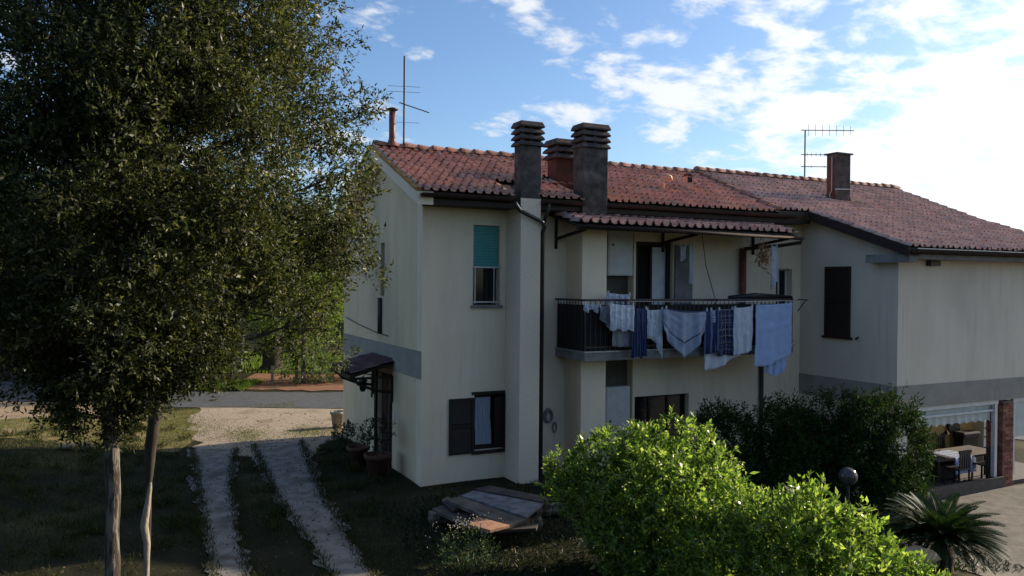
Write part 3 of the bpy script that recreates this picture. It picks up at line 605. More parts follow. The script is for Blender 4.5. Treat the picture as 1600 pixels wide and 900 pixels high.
# veranda front: white frame, scalloped awning, brick pillar
vf = MB().box((10.95,-2.93,1.255),(14.5,-2.83,1.345)).box((14.36,-2.935,-.6),(14.46,-2.835,1.254)).box((10.95,-2.93,-.6),(11.05,-2.83,1.254)).build('veranda_frame', M['white_metal'], annex)
MB().box((11.05,-2.9,1.07),(14.36,-2.86,1.12)).build('awning_bar', M['white_metal'], vf)
b = MB(); vs = []; n = 150
for j in range(5):
    for i in range(n+1):
        u = 11.05+3.3*i/n; zb = .80+.055*abs(math.sin(i/n*math.pi*11)); z = 1.25+(zb-1.25)*j/4
        vs.append((u, -2.82-.02*math.sin(i*.5)*j/4, z))
b.add(vs, [(j*(n+1)+i, j*(n+1)+i+1, (j+1)*(n+1)+i+1, (j+1)*(n+1)+i) for j in range(4) for i in range(n)]); b.build('awning', M['awning'], vf, True)
pil = MB().box((14.665,-2.945,-.9),(15.075,-2.535,1.30)).build('brick_pillar', M['mortar'], annex)
bm1 = None
for k in range(27):
    z = -.88+k*.08
    for q, (x0, x1, y0, y1) in enumerate([(14.65,14.865,-2.96,-2.86),(14.875,15.09,-2.96,-2.86),(14.65,14.75,-2.85,-2.635),(14.65,14.75,-2.625,-2.52)] if k % 2 == 0 else [(14.65,14.75,-2.96,-2.745),(14.76,14.98,-2.96,-2.86),(14.99,15.09,-2.96,-2.86),(14.65,14.75,-2.735,-2.52)]):
        j = random.gauss(0, .003); MB().box((x0+j,y0+j,z),(x1+j,y1+j,z+.068)).build('brick', M['brick'], pil)
vf2 = MB().box((15.12,-2.93,1.26),(U1,-2.85,1.345)).box((15.12,-2.93,-.6),(15.2,-2.85,1.26)).build('veranda_frame', M['white_metal'], annex)
MB().box((15.2,-2.9,.35),(16.6,-2.88,1.26)).build('awning_panel', M['awning'], vf2)

# ------------------------------------------------------------------ inside the veranda
FZ = -.78
def U_(px, v): return float(onv(px, 700, v)[0])
tb = thing('veranda_table', 'long white topped table inside the veranda, partly under a blue and white cloth', 'table', (U_(1475,-1.7), -1.7, FZ))
tx = U_(1475,-1.7)
MB().box((tx-1.2,-2.4,-.2),(tx+1.35,-1.5,-.15)).build('tabletop', M['board'], tb)
for x, y in ((-.9,-2.2),(1.0,-2.2),(-.9,-1.55),(1.0,-1.55)): MB().bar((tx+x,y,FZ),(tx+x,y,-.2), .05).build('leg', M['metal_dark'], tb)
tcl = thing('tablecloth', 'blue and white checked cloth hanging over the front of the veranda table', 'tablecloth', (tx-.2,-2.3,-.15))
b = MB(); vs = []; uvs = []; n = 20
for y, z in ((-1.7,-.142),(-2.1,-.142),(-2.41,-.144),(-2.43,-.22),(-2.44,-.4),(-2.45,-.56)):
    for i in range(n+1): vs.append((tx-.55+.75*i/n+(.08*(i/n-.5) if z < -.2 else 0), y-.02*math.sin(i*1.3)*(z < -.2), z)); uvs.append((i/n, z*2+y))
b.add(vs, [(j*(n+1)+i, j*(n+1)+i+1, (j+1)*(n+1)+i+1, (j+1)*(n+1)+i) for j in range(5) for i in range(n)])
o = b.build('cloth', stripe_mat('checked cloth', (.62,.66,.74), [(0,7.,.3,(.22,.30,.55)),(1,5.,.25,(.25,.33,.58))]), tcl, True); l = o.data.uv_layers.new(name='UVMap')
for q in o.data.loops: l.data[q.index].uv = uvs[q.vertex_index]
def plastic_chair(u, v, rot, label, m='black'):
    t = thing('chair', label, 'chair', (u, v, FZ), 'dark chairs around the veranda table')
    c, s = math.cos(rot), math.sin(rot)
    def T(b):
        b.v = [(u+c*x-s*y, v+s*x+c*y, FZ+z) for x, y, z in b.v]; return b
    T(MB().box((-.23,-.23,.42),(.23,.23,.46))).build('seat', M[m], t, bevel=.012)
    b = MB()
    for k in range(5): b.box((-.2+k*.09,.2,.46),(-.15+k*.09,.225,.84))
    b.box((-.23,.195,.84),(.23,.235,.92)); T(b).build('backrest', M[m], t)
    for x, y in ((-.2,-.2),(.2,-.2),(-.2,.2),(.2,.2)): T(MB().bar((x,y,0),(x*.95,y*.95,.42), .035)).build('leg', M[m], t)
plastic_chair(tx+.35,-2.6,math.pi,'black chair with its back to the opening, right of the hanging tablecloth')
plastic_chair(tx+1.0,-2.55,math.pi+.3,'black slatted chair nearest the white veranda post')
plastic_chair(tx-.75,-2.6,math.pi,'black chair at the hedge end of the veranda table')
plastic_chair(tx-.1,-1.32,0,'black chair on the far side of the veranda table, below the lamp')
plastic_chair(tx+.75,-1.32,.1,'black chair on the far side of the veranda table, below the television')
bg_ = thing('cushion_box', 'dark covered box pushed under the hedge end of the veranda table', 'box', (tx-.4,-1.9,FZ)); MB().box((tx-.9,-2.2,FZ),(tx+.0,-1.6,-.35)).build('body', M['black'], bg_, bevel=.04)
tv = thing('television', 'black flat television on the yellow veranda wall', 'television', (U_(1493,-1.),-1.,.16))
x = U_(1493,-1.); MB().box((x-.26,-.98,.12),(x+.26,-.94,.50)).build('casing', M['black'], tv, bevel=.01); MB().box((x-.23,-.986,.15),(x+.23,-.981,.47)).build('panel', M['glass'], tv)
x = U_(1543,-1.2); fr = thing('cabinet', 'white cabinet against the yellow veranda wall by the post', 'cabinet', (x,-1.2,FZ))
MB().box((x-.3,-1.3,FZ),(x+.3,-.94,.42)).build('body', M['white_plastic'], fr, bevel=.01)
for z in (-.35,-.05,.2): MB().box((x-.28,-1.322,z),(x+.28,-1.305,z+.03)).build('drawer_gap', M['black'], fr)
x = U_(1516,-1.25); sf = thing('bench', 'dark padded bench below the white cabinet in the veranda', 'bench', (x,-1.2,FZ)); MB().box((x-.45,-1.38,-.02),(x+.3,-1.02,.16)).build('cushion', M['black'], sf, bevel=.05); MB().box((x-.4,-1.33,FZ),(x+.25,-1.07,-.022)).build('base', M['wood_dark'], sf)
x = U_(1474,-1.1); lp = thing('desk_lamp', 'small black bent lamp left of the television in the veranda', 'lamp', (x,-1.1,-.25)); MB().tube([(x,-1.1,-.2),(x-.02,-1.1,.12),(x+.12,-1.1,.2)], .02, 6).build('stem', M['black'], lp); MB().lathe((x,-1.1,-.24), [(.1,0),(.1,.03)], 12).build('foot', M['black'], lp); MB().lathe((x+.14,-1.1,.12), [(.08,0),(.03,.1)], 10).build('shade', M['black'], lp)

# ------------------------------------------------------------------ cabinets and small fittings on the front
def wall_box(name, label, u0, u1, z0, z1, v):
    t = thing(name, label, 'cabinet', ((u0+u1)/2, v, z0))
    MB().box((u0,v,z0),(u1,v+.22,z1)).build('body', M['white_metal'], t, bevel=.01)
    MB().box((u0+.03,v-.012,z0+.03),(u1-.03,v-.001,z1-.03)).build('door', M['white_metal'], t, bevel=.006)
    MB().box((u0+.1,v-.03,(z0+z1)/2+.15),(u0+.14,v-.013,(z0+z1)/2+.2)).build('lock', M['metal_dark'], t)
wall_box('wall_cabinet', 'white metal wall cabinet hung beside the balcony door', 4.55, 5.24, 4.42, 5.5, -.02)
wall_box('meter_cabinet', 'white metal cabinet standing at ground level under the balcony', 4.52, 5.2, -.1, 1.83, -.02)
lt = thing('wall_lantern', 'old black wall lantern beside the door canopy', 'lantern', (-.02,3.45,1.5))
MB().bar((-.015,3.45,1.4),(-.015,3.45,2.0), .04).tube([(-.02,3.45,1.95),(-.2,3.45,1.98),(-.24,3.45,1.9)], .015, 6).build('bracket', M['metal_dark'], lt)
MB().lathe((-.24,3.45,1.55), [(.05,0),(.08,.05),(.1,.25)], 6).build('glass', M['glass'], lt); MB().lathe((-.24,3.45,1.8), [(.13,0),(.05,.08),(.02,.12)], 6).build('cap', M['metal_dark'], lt)
h = onv(857,650,-.05); ho = thing('hose_hanger', 'oval wall ring with a coiled hose left of the pillar', 'hose', (h[0],-.05,h[2]))
for k in range(4):
    MB().tube([(h[0]+(.12-.012*k)*math.cos(t), -.03-.02*k, h[2]+(.16-.01*k)*math.sin(t)) for t in np.linspace(0, 2*math.pi, 20)], .014, 6, False).build('hose_loop', M['board_pale'], ho, True)
h = onv(867,668,-.05); MB().tube([(h[0]+.05*math.cos(t), -.04, h[2]+.11*math.sin(t)) for t in np.linspace(0, 2*math.pi, 16)], .014, 6, False).build('hose_loop', M['board_pale'], ho, True)
st = thing('metal_rod', 'thin dark rod leaning on the wall under the shuttered window', 'rod', (2.0,-.03,0)); MB().tube([(1.98,-.12,.05),(2.02,-.03,.75)], .016, 6).build('rod', M['metal_dark'], st)

def yagi(name, label, base, top, booms):
    t = thing(name, label, 'antenna', base)
    MB().tube([base, (base[0],base[1],top)], .022, 8).build('mast', M['metal_dark'], t)
    for (z, d, L, n, el, vert) in booms:
        d = np.array(d, float); d /= np.linalg.norm(d); p = np.array((base[0],base[1],z)); bo = MB().bar(p-d*.12, p+d*L, .022).build('boom', M['metal_dark'], t)
        s = np.array((0,0,1.)) if vert else np.cross(d, (0,0,1.))
        for k in range(n):
            c = p+d*(L*(k+.5)/n); MB().bar(c-s*el*(1-.3*k/n), c+s*el*(1-.3*k/n), .009).build('element', M['steel'], bo)
yagi('tv_antenna', 'tall thin television mast by the red flue at the left roof end', (.42,2.46,7.3), 9.55, [(8.42,(.9,-.4,-.32),.62,9,.09,False),(8.85,(.3,1,0),.1,1,.38,False),(8.72,(.3,1,0),.1,1,.38,False),(8.0,(.3,1,0),.1,1,.36,False)])
yagi('tv_antenna', 'television mast with long comb aerial beside the right hand chimney', (13.35,2.46,7.35), 9.0, [(9.0,(.9,-.45,0),1.5,7,.18,True),(8.25,(.9,-.45,0),1.1,8,.07,True),(7.88,(.9,-.45,0),.8,2,.05,True)])

# ------------------------------------------------------------------ laundry
CW = stripe_mat('white cotton', (.74,.77,.84), [])
CB = stripe_mat('pale blue sheet', (.50,.64,.90), [])
CG = stripe_mat('grey blue sheet', (.42,.47,.60), [(1,1.5,.06,(.08,.09,.16))])
CGR = stripe_mat('grey towel', (.36,.37,.40), [])
CS = stripe_mat('blue striped cloth', (.07,.09,.22), [(0,6.,.22,(.34,.38,.5)),(0,13.,.12,(.05,.06,.15))])
CP = stripe_mat('dark plaid cloth', (.045,.05,.10), [(0,6.,.2,(.11,.13,.25)),(1,9.,.2,(.11,.13,.26)),(0,4.,.08,(.4,.38,.36)),(1,7.,.08,(.36,.34,.34))])
CN = stripe_mat('navy striped trousers', (.05,.065,.15), [(0,9.,.2,(.16,.19,.32))])
CT = stripe_mat('white shirt cotton', (.84,.86,.92), [])
LG = 'laundry hung along the balcony railing'
def cloth(name, label, cat, m, a, c, v, bottom, folds=5, amp=.03, sag=.015, nu=40, nv=26, group=LG, pegs=2):
    """cloth hung from line points a..c (photo survey points on depth v); bottom(s) gives how far it hangs, in metres"""
    A, B = onv(*a, v), onv(*c, v); ph = random.random()*6
    b = MB(); vs = []; uv = []
    for j in range(nv+1):
        t = j/nv
        for i in range(nu+1):
            s = i/nu; p = A+(B-A)*s; hgt = bottom(s)
            y = p[1]+.022*mnoise.noise((s*7+ph, t*9, ph))+.03*t*mnoise.noise((s*3, t*2.5, ph*2))+amp*(.25+.75*t)*(math.sin(s*folds*2*math.pi+ph+.6*math.sin(3*t+ph))+.4*math.sin(s*folds*4.3*math.pi+2*ph))
            vs.append((p[0]+.02*t*mnoise.noise((t*4, s*2, ph+5))+.012*math.sin(t*5+ph+s*9)*t, y, p[2]-sag*math.sin(math.pi*s)-hgt*t)); uv.append((s, t))
    b.add(vs, [(j*(nu+1)+i, (j+1)*(nu+1)+i, (j+1)*(nu+1)+i+1, j*(nu+1)+i+1) for j in range(nv) for i in range(nu)])
    root = thing(name, label, cat, tuple((A+B)/2), group)
    o = b.build('cloth', m, root, True); me = o.data; l = me.uv_layers.new(name='UVMap')
    for lp_ in me.loops: l.data[lp_.index].uv = uv[lp_.vertex_index]
    sd = o.modifiers.new('thickness', 'SOLIDIFY'); sd.thickness = .006
    for k in range(pegs):
        s = (.06+.88*k/max(pegs-1, 1)); p = A+(B-A)*s
        MB().box((p[0]-.009,p[1]-.02,p[2]-.035),(p[0]+.009,p[1]+.02,p[2]+.045)).build('clothes_peg', M['white_plastic'], root)
    return root
ppm = 1250/16.6
cloth('bed_sheet', 'largest pale blue sheet, rightmost on the line, hanging below the balcony', 'sheet', CB, (1181,476), (1238,473), -1.5, lambda s: 1.45-.32*s*s+.05*s, 2, .018, nv=30)
cloth('towel', 'white towel left of the largest blue sheet', 'towel', CW, (1147,481), (1177,478), -1.46, lambda s: 1.10-.06*s, 2, .018)
cloth('plaid_shirt', 'dark blue and white plaid cloth left of the white towel', 'shirt', CP, (1122,483), (1146,482), -1.42, lambda s: 1.05+.02*math.sin(9*s), 3, .03)
cloth('striped_cloth', 'royal blue cloth with vertical stripes beside the plaid one', 'cloth', CS, (1103,484), (1125,483), -1.5, lambda s: 1.0-.05*s, 4, .04)
cloth('towel', 'white cloth hanging lowest under the plaid and striped ones', 'towel', CW, (1100,486), (1156,484), -1.34, lambda s: 1.33-.28*s**2+.03*math.sin(7*s), 2, .03, nv=30)
cloth('bed_sheet', 'grey blue sheet drooping to a point in the middle of the line', 'sheet', CG, (1036,481), (1116,484), -1.5, lambda s: .30+.78*max(0, 1-abs(s-.42)/.5)**.85+.02*math.sin(11*s), 3, .05, .05, 48, 26)
cloth('pillow_case', 'narrow whitish cloth left of the drooping grey sheet', 'cloth', CW, (1010,484), (1036,483), -1.42, lambda s: .62+.55*s**3, 3, .03)
cloth('trousers', 'dark blue striped trousers left of the narrow whitish cloth', 'trousers', CN, (987,480), (1011,482), -1.48, lambda s: 1.05+.03*math.sin(12*s), 3, .035)
cloth('shirt', 'bright white shirt at the left end of the line', 'shirt', CT, (953,474), (991,477), -1.52, lambda s: .54+.03*math.sin(14*s), 4, .035)
cloth('towel', 'grey towel hanging below the bright white shirt', 'towel', CGR, (958,486), (988,487), -1.38, lambda s: .75, 2, .02)
cloth('dish_cloth', 'small grey cloth slung over the railing left of the white shirt', 'cloth', CGR, (937,478), (953,476), -1.36, lambda s: .22+.3*s, 2, .03)
cloth('pillow_case', 'crumpled blue cloth hanging below the largest sheet', 'cloth', CB, (1196,545), (1231,540), -1.38, lambda s: .68-.25*abs(s-.45), 3, .03, pegs=0)
cloth('dish_cloth', 'pale crumpled cloth draped on the front corner of the railing', 'cloth', CW, (913,474), (936,476), -1.3, lambda s: .14+.05*math.sin(9*s), 3, .04)
cloth('garment', 'white and blue garment bundle on the rack behind the white shirt', 'garment', CW, (948,457), (986,460), -.95, lambda s: .3+.08*math.sin(8*s), 4, .06)
cloth('curtain', 'long white cloth strip tied at the right end of the balcony roof', 'curtain', CW, (1205,384), (1214,384), -1.0, lambda s: 1.1-.25*s, 1, .03)
cloth('rag', 'white rag hanging by the open balcony shutter', 'rag', CW, (1063,386), (1071,384), -.3, lambda s: .35-.05*s, 2, .02)
cloth('rag', 'long twisted white rag right of the open balcony shutter', 'rag', CW, (1077,382), (1083,382), -.3, lambda s: .95, 1, .02)
dr = thing('clothes_line', 'thin metal clothes lines on brackets outside the balcony rail', 'clothes line', (6,-1.4,3.85))
for k, v in enumerate((-1.34,-1.42,-1.5)): MB().tube([(4.0,v,3.86),(6.6,v,3.83),(9.3,v,3.87)], .006, 5).build('line', M['steel'], dr)
for u in (4.05,6.5,9.25): MB().bar((u,-1.25,3.88),(u,-1.56,3.88), .03).bar((u,-1.25,3.6),(u,-1.5,3.87), .02).build('bracket', M['metal_dark'], dr)
rk = thing('folded_awning', 'rolled dark cover lying along the right end of the balcony rail', 'cover', (8.0,-1.15,3.95)); MB().tube([(7.2,-1.12,3.93),(8.0,-1.12,3.97),(9.15,-1.14,3.93)], [.05,.075,.05], 8).build('roll', M['black'], rk, True)
w = onv(1192,398,-1.15); wr = thing('dried_wreath', 'bundle of dried stems hung from the right end of the balcony roof', 'dried plants', (w[0],-1.15,5.35))
n = 170; P = np.array([w[0],-1.15,w[2]-.02])+rng.normal(size=(n,3))*(.09,.07,.15); D = rng.normal(size=(n,3)); D /= np.linalg.norm(D, axis=1)[:, None]; S = np.cross(D, rng.normal(size=(n,3))); S /= np.linalg.norm(S, axis=1)[:, None]
quads_mesh('stems', np.stack([P-D*.08, P+S*.016, P+D*.09, P-S*.016], 1), M['dry'], wr)
MB().tube([(w[0],-1.15,5.42),(w[0],-1.15,w[2])], .008, 5).build('string', M['white_plastic'], wr)
e1_, e2_ = onv(1097,366,-1.2), onv(1118,470,-1.2)
cb = thing('hanging_cable', 'black cable drooping from the balcony roof to the rail', 'cable', tuple(e1_)); MB().tube([e1_, e1_*.6+e2_*.4+np.array((-.05,0,-.1)), e2_], .009, 5).build('cable', M['black'], cb)
# ------------------------------------------------------------------ vegetation
def unit(a): return a/(np.linalg.norm(a, axis=-1, keepdims=True)+1e-9)
def leaf_quads(base, d, L, W, fold=.18):
    s = unit(np.cross(d, rng.normal(size=d.shape))); n = np.cross(s, d); L = L[:, None]; W = W[:, None]
    return np.stack([base, base+d*L*.42+s*W*.5+n*W*fold, base+d*L, base+d*L*.42-s*W*.5+n*W*fold], 1)
def sprigs(P, D, k, twig, L, W, spread=.9):
    """k leaves along a twig at every point P heading D"""
    n = len(P); t = (np.arange(k)+.3)/k
    base = P[:, None, :]+D[:, None, :]*(t[None, :, None]*twig)+rng.normal(size=(n, k, 3))*twig*.06
    d = unit(D[:, None, :]*.75+unit(rng.normal(size=(n, k, 3)))*spread)
    m = n*k
    return leaf_quads(base.reshape(m, 3), d.reshape(m, 3), L*rng.uniform(.6, 1.25, m), W*rng.uniform(.65, 1.3, m))
def ell_points(c, r, n, inner=.35):
    d = unit(rng.normal(size=(n, 3))); q = (inner**3+(1-inner**3)*rng.random(n))**(1/3)
    q *= 1+.22*np.array([mnoise.noise((x*2.3+c[0], y*2.3+c[1], z*2.3+c[2])) for x, y, z in d])
    return np.array(c)+d*q[:, None]*np.array(r), d
def crown(name, ells, per, k, twig, L, W, m, parent, up=.25, spread=.9, inner=.35, keep=None, clump=0., vary=.25):
    Q = []
    for c, r, f in ells:
        r = (r, r, r) if isinstance(r, (int, float)) else r
        n = int(per*f*(r[0]*r[1]*r[2])**(2/3)); 
        if n < 3: continue
        p, d = ell_points(c, r, n, inner)
        if clump:
            g = np.array([mnoise.noise(tuple(x*clump))+.5*mnoise.noise(tuple(x*clump*2.3)) for x in p]); s = g > -.12; p, d = p[s], d[s]
        if keep is not None: s = keep(p); p, d = p[s], d[s]
        D = unit(d+np.array((0, 0, up))+rng.normal(size=d.shape)*.45); Q.append(sprigs(p, D, k, twig, L, W, spread))
    V = np.concatenate(Q)
    if vary:      # leaf size differs from spray to spray
        nn = len(V)//k; sc = np.repeat(rng.uniform(1-vary, 1+vary, nn), k)[:, None, None]; c_ = V[:, :1]; V = c_+(V-c_)*sc
    return quads_mesh(name, V, m, parent)
def limb(b, p, q, r0, r1, wob=.06, seg=6, n=6):
    p, q = np.array(p, float), np.array(q, float); L = np.linalg.norm(q-p)
    pts = [p+(q-p)*t+np.array((0, 0, -.08*L*math.sin(math.pi*t)))*.5+rng.normal(size=3)*wob*L*.35*math.sin(math.pi*t) for t in np.linspace(0, 1, n)]
    b.tube(pts, list(np.linspace(r0, r1, n)), seg); return pts
def bump_trunk(pts, rad, seg=14, rough=.07, n=40):
    """rough trunk: resampled tube whose radius wanders"""
    pts = np.array(pts, float); t = np.linspace(0, len(pts)-1, n); P = np.stack([np.interp(t, range(len(pts)), pts[:, i]) for i in range(3)], 1); Rr = np.interp(t, range(len(rad)), rad)
    b = MB(); b.tube(P, list(Rr), seg); v = np.array(b.v)
    for i in range(n):
        for j in range(seg):
            q = v[i*seg+j]; a = P[i]; k = 1+rough*2.2*mnoise.noise((q[0]*9, q[1]*9, q[2]*2.2))+rough*mnoise.noise((q[0]*25, q[1]*25, q[2]*8)); v[i*seg+j] = a+(q-a)*k
    b.v = [tuple(x) for x in v]; return b

# the big evergreen oak on the left
def E(px, py, d, rp, f=1., sq=(1, 1, 1)):
    r = rp*d/1250; return (tuple(ond(px, py, d)), (r*sq[0], r*sq[1], r*sq[2]), f)
foot = ond(176, 890, 9.3); foot = np.array((foot[0], foot[1], float(gz(foot[0], foot[1]))-.1))
oak = thing('oak_tree', 'big evergreen oak with a rough grey trunk filling the left of the view', 'tree', tuple(foot))
oak_e = [E(470,40,10.45,90,0.43), E(500,185,10.65,66,0.43), E(425,160,10.15,101.8,0.65), E(560,165,10.55,31.0,0.43), E(500,310,10.45,85.4,0.58), E(545,265,10.65,40.7,0.36), E(545,385,10.25,42,0.58), E(588,425,10.15,17,0.58), E(585,158,10.55,17.5,0.58), E(470,430,10.45,77.6,0.72), E(505,490,10.35,40,0.36), E(480,535,10.35,34,.35), E(535,555,10.35,18,.4),
         E(340,60,9.10,125.0), E(330,240,9.00,140.0), E(330,410,9.10,125.0,1.1), E(300,530,9.30,72.0,1.1), E(395,500,10.35,53.4,0.58), E(200,90,8.60,165.0), E(180,290,8.50,175.0), E(170,460,8.60,155.0), E(60,140,8.40,170.0), E(40,340,8.40,175.0), E(40,500,8.70,105.0),
         E(150,612,9.1,62,1.3), E(215,590,9.2,58,1.3), E(180,648,9.25,40,1.2), E(110,595,8.90,48.0), E(255,600,9.60,34.0,.8), E(340,592,9.50,20.0,.5), E(120,660,9.20,30.0,.7), E(30,640,8.40,22.0,.25), E(80,650,8.60,16.0,.3),
         E(300,-120,9.00,190.0,.8), E(480,-70,10.55,77.6,0.58), E(90,-140,8.60,220.0,.8), E(-150,120,8.60,200.0,.6), E(-140,380,8.60,200.0,.6), E(250,240,11.20,170.0,.8), E(400,320,11.00,120.0,0.58), E(130,440,10.80,160.0,.8), E(380,90,11.20,130.0,.5), E(250,60,11.00,150.0,.7)]
crown('crown', oak_e, 3100, 9, .17, .062, .021, M['oak'], oak, inner=.25, clump=1.5, vary=.4)
tp = [foot, ond(173,850,9.3), ond(176,780,9.3), ond(174,700,9.3), ond(168,620,9.3), ond(172,500,9.3), ond(185,330,9.2), ond(200,150,9.2), ond(215,-60,9.2)]
bump_trunk(tp, [.088,.08,.077,.082,.10,.10,.085,.06,.03], 14).build('trunk', M['bark'], oak, True)
b = MB()
for (c, r, f) in [e for e in oak_e[:24] if e[1][0] > .3]:
    c = np.array(c); zt = np.clip(c[2]-.6-.12*np.linalg.norm(c[:2]-tp[4][:2]), 3.2, 8); i = np.interp(zt, [p[2] for p in tp], range(len(tp))); k = int(min(i, len(tp)-2)); s0 = tp[k]+(tp[k+1]-tp[k])*(i-k)
    pts = limb(b, s0, c, .034, .008)
    for q in range(5): 
        a = pts[3+q % 3]; limb(b, a, c+np.array(r)*unit(rng.normal(size=3))*.85, .011, .004, .05, 4, 5)
b.build('branches', M['twig'], oak, True)

# slimmer tree with dark stem next to it, and the bare pale stump
f2 = ond(227, 900, 11.2); f2[2] = gz(f2[0], f2[1])-.1
t2 = thing('young_tree', 'slim dark stemmed tree just right of the big oak trunk', 'tree', tuple(f2))
bump_trunk([f2, ond(230,850,11.2), ond(231,760,11.2), ond(234,700,11.2), ond(242,640,11.2), ond(252,560,11.2), ond(262,480,11.2), ond(275,400,11.2)], [.035,.035,.045,.08,.085,.07,.05,.02], 10).build('trunk', M['twig'], t2, True)
crown('crown', [E(262,560,11.2,45,.8), E(285,480,11.2,60,.9), E(240,430,11.4,60,.8), E(240,625,11.2,26,.6), E(285,400,11.2,60,.8)], 1100, 9, .17, .06, .02, M['oak'], t2, clump=2.2)
f3 = ond(226, 930, 10.); f3[2] = gz(f3[0], f3[1])-.1
t3 = thing('dead_trunk', 'thin pale bare dead trunk broken off at the top, beside the oak', 'dead tree', tuple(f3))
bump_trunk([f3, ond(227,890,10.), ond(228,850,10.), ond(224,822,10.), ond(229,790,10.), ond(233,765,10.), ond(234,755,10.)], [.042,.038,.04,.047,.038,.03,.016], 10, .1).build('trunk', M['bark_pale'], t3, True)

# trees and scrub beyond the road
def tree(label, u, v, h, rc, tr, n, cat='tree', name='oak_tree', m='oak_far', gaps=1.3, leaf=.16, low=.38):
    z0 = float(gz(u, v)); t = thing(name, label, cat, (u, v, z0), 'trees beyond the road')
    bump_trunk([(u,v,z0-.1),(u+.05,v,z0+.3),(u,v,z0+h*.35),(u+.2,v,z0+h*.8)], [tr*1.5,tr*1.05,tr,tr*.3], 12, .08, 20).build('trunk', M['twig'], t, True)
    es = []; b = MB()
    for k in range(n):
        a = 2.4*k; rr = rc*math.sqrt((k+.5)/n)*.75; zz = z0+h*(low+(1-low)*(.35+.55*math.cos(rr/rc*1.3)*(.5+.5*random.random())))-.1*h
        c = (u+rr*math.cos(a), v+rr*math.sin(a), zz); q = rc*random.uniform(.34, .5); es.append((c, (q, q, q*.8), 1.)); limb(b, (u, v, z0+h*.33), c, tr*.35, .02, .06, 5, 5)
    crown('crown', es, 160, 9, .5, leaf, leaf*.45, M[m], t, clump=gaps*.5); b.build('branches', M['twig'], t, True)
tree('thick trunked dark oak on the grass across the road', .9, 22.6, 8.2, 4.6, .42, 22)
tree('tall oak behind the thick trunked one, further from the road', -4.5, 31, 10.5, 5.5, .35, 22)
tree('spreading dark oak at the far left beyond the road', -13.5, 25, 9.5, 6., .4, 22)
tree('dark oak at the left roadside, seen between the big oak leaves', -18, 17, 9, 5., .35, 20)
tree('rounded oak behind the house corner, partly hidden by the gable', 4, 31, 6.6, 4.2, .3, 18)
for px, py0, py1, d, lab in ((474,588,500,33.,'slim straight young trunk on the red earth, thicker of the pair'), (464,584,530,34.,'thinner young trunk left of the straight one on the red earth'), (425,592,560,32.5,'short stake at the edge of the red earth')):
    p = ond(px, py0, d); p[2] = gz(p[0], p[1]); q = ond(px, py1, d)
    if 'stake' in lab:
        s_ = thing('stake', lab, 'post', tuple(p)); MB().tube([p, (p[0],p[1],q[2]-.3)], .06, 7).build('post', M['bark_pale'], s_)
    else:
        s_ = thing('sapling', lab, 'tree', tuple(p), 'young trees on the red earth'); bump_trunk([p, (p+q)/2, q], [.10,.085,.06], 8, .06, 12).build('trunk', M['bark'], s_, True)
        crown('crown', [((q[0],q[1],q[2]+1.3), (2.1,2.1,1.8), 1.)], 300, 8, .4, .13, .055, M['young'], s_)
g_ = ond(366, 590, 38.); g_[2] = gz(g_[0], g_[1]); gp_ = thing('gate_post', 'small pale stone gate post beyond the road', 'post', tuple(g_))
MB().box((g_[0]-.3,g_[1]-.3,g_[2]-.1),(g_[0]+.3,g_[1]+.3,g_[2]+1.1)).build('shaft', M['stone'], gp_, bevel=.03); MB().box((g_[0]-.36,g_[1]-.36,g_[2]+1.1),(g_[0]+.36,g_[1]+.36,g_[2]+1.22)).build('cap', M['stone'], gp_, bevel=.03)
# far wood closing the view
n = 5200; X = rng.uniform(-80, 2, n); Y = rng.uniform(58, 80, n); Z = rng.random(n)**.8*(6.5+2.2*np.sin(X*.23)+1.4*np.sin(X*.71+1)); P = np.stack([CAM[0]+RT[0]*X+FW[0]*Y, CAM[1]+RT[1]*X+FW[1]*Y, Z], 1)
tag(quads_mesh('far_wood', sprigs(P, unit(rng.normal(size=P.shape)+np.array((0,0,.6))), 8, 1.2, .55, .32), M['oak_far']), 'dark wood closing the view behind the road', 'woodland', kind='stuff')
n = 1800; X = rng.uniform(10, 170, n); Y = rng.uniform(130, 165, n); P = np.stack([CAM[0]+RT[0]*X+FW[0]*Y, CAM[1]+RT[1]*X+FW[1]*Y, rng.random(n)*(5.5+1.5*np.sin(X*.2))], 1)
tag(quads_mesh('distant_wood', sprigs(P, unit(rng.normal(size=P.shape)+np.array((0,0,.6))), 8, 2.4, 1.1, .7), M['oak_far']), 'low distant wood behind the annexe', 'woodland', kind='stuff')
def patch(name, label, cat, m, ells, per, k, twig, L, W, group=None, stems=0, **kw):
    c0 = np.mean([e[0] for e in ells], 0); z = float(gz(c0[0], c0[1])); t = thing(name, label, cat, (c0[0], c0[1], z), group)
    crown('foliage', ells, per, k, twig, L, W, m, t, **kw)
    for c, r, f in ells[:stems or len(ells)]:
        b = MB(); limb(b, (c0[0]*.5+c[0]*.5, c0[1]*.5+c[1]*.5, float(gz(c[0], c[1]))-.05), c, .025, .008, .05, 5, 5); b.build('stem', M['twig'], t, True)
    return t
for (x, y, r, lab) in ((-8.5,33,1.1,'pale green shrub on the grass across the road'), (-6.3,34.5,1.3,'grey green shrub behind the young trunks'), (-12.6,32.5,.8,'low dark shrub on the grass bank left of the thick trunk'), (-16.5,35,1.6,'dark roadside shrub at the far left')):
    u, v = vw(x, y); patch('shrub', lab, 'shrub', M['herb' if 'pale' in lab or 'grey' in lab else 'oak_far'], [((u,v,r*.7), (r,r,r*.8), 1.), ((u+r*.6,v,r*.5), (r*.6,r*.6,r*.5), 1.)], 330, 8, .25, .1, .045, 'shrubs beyond the road')

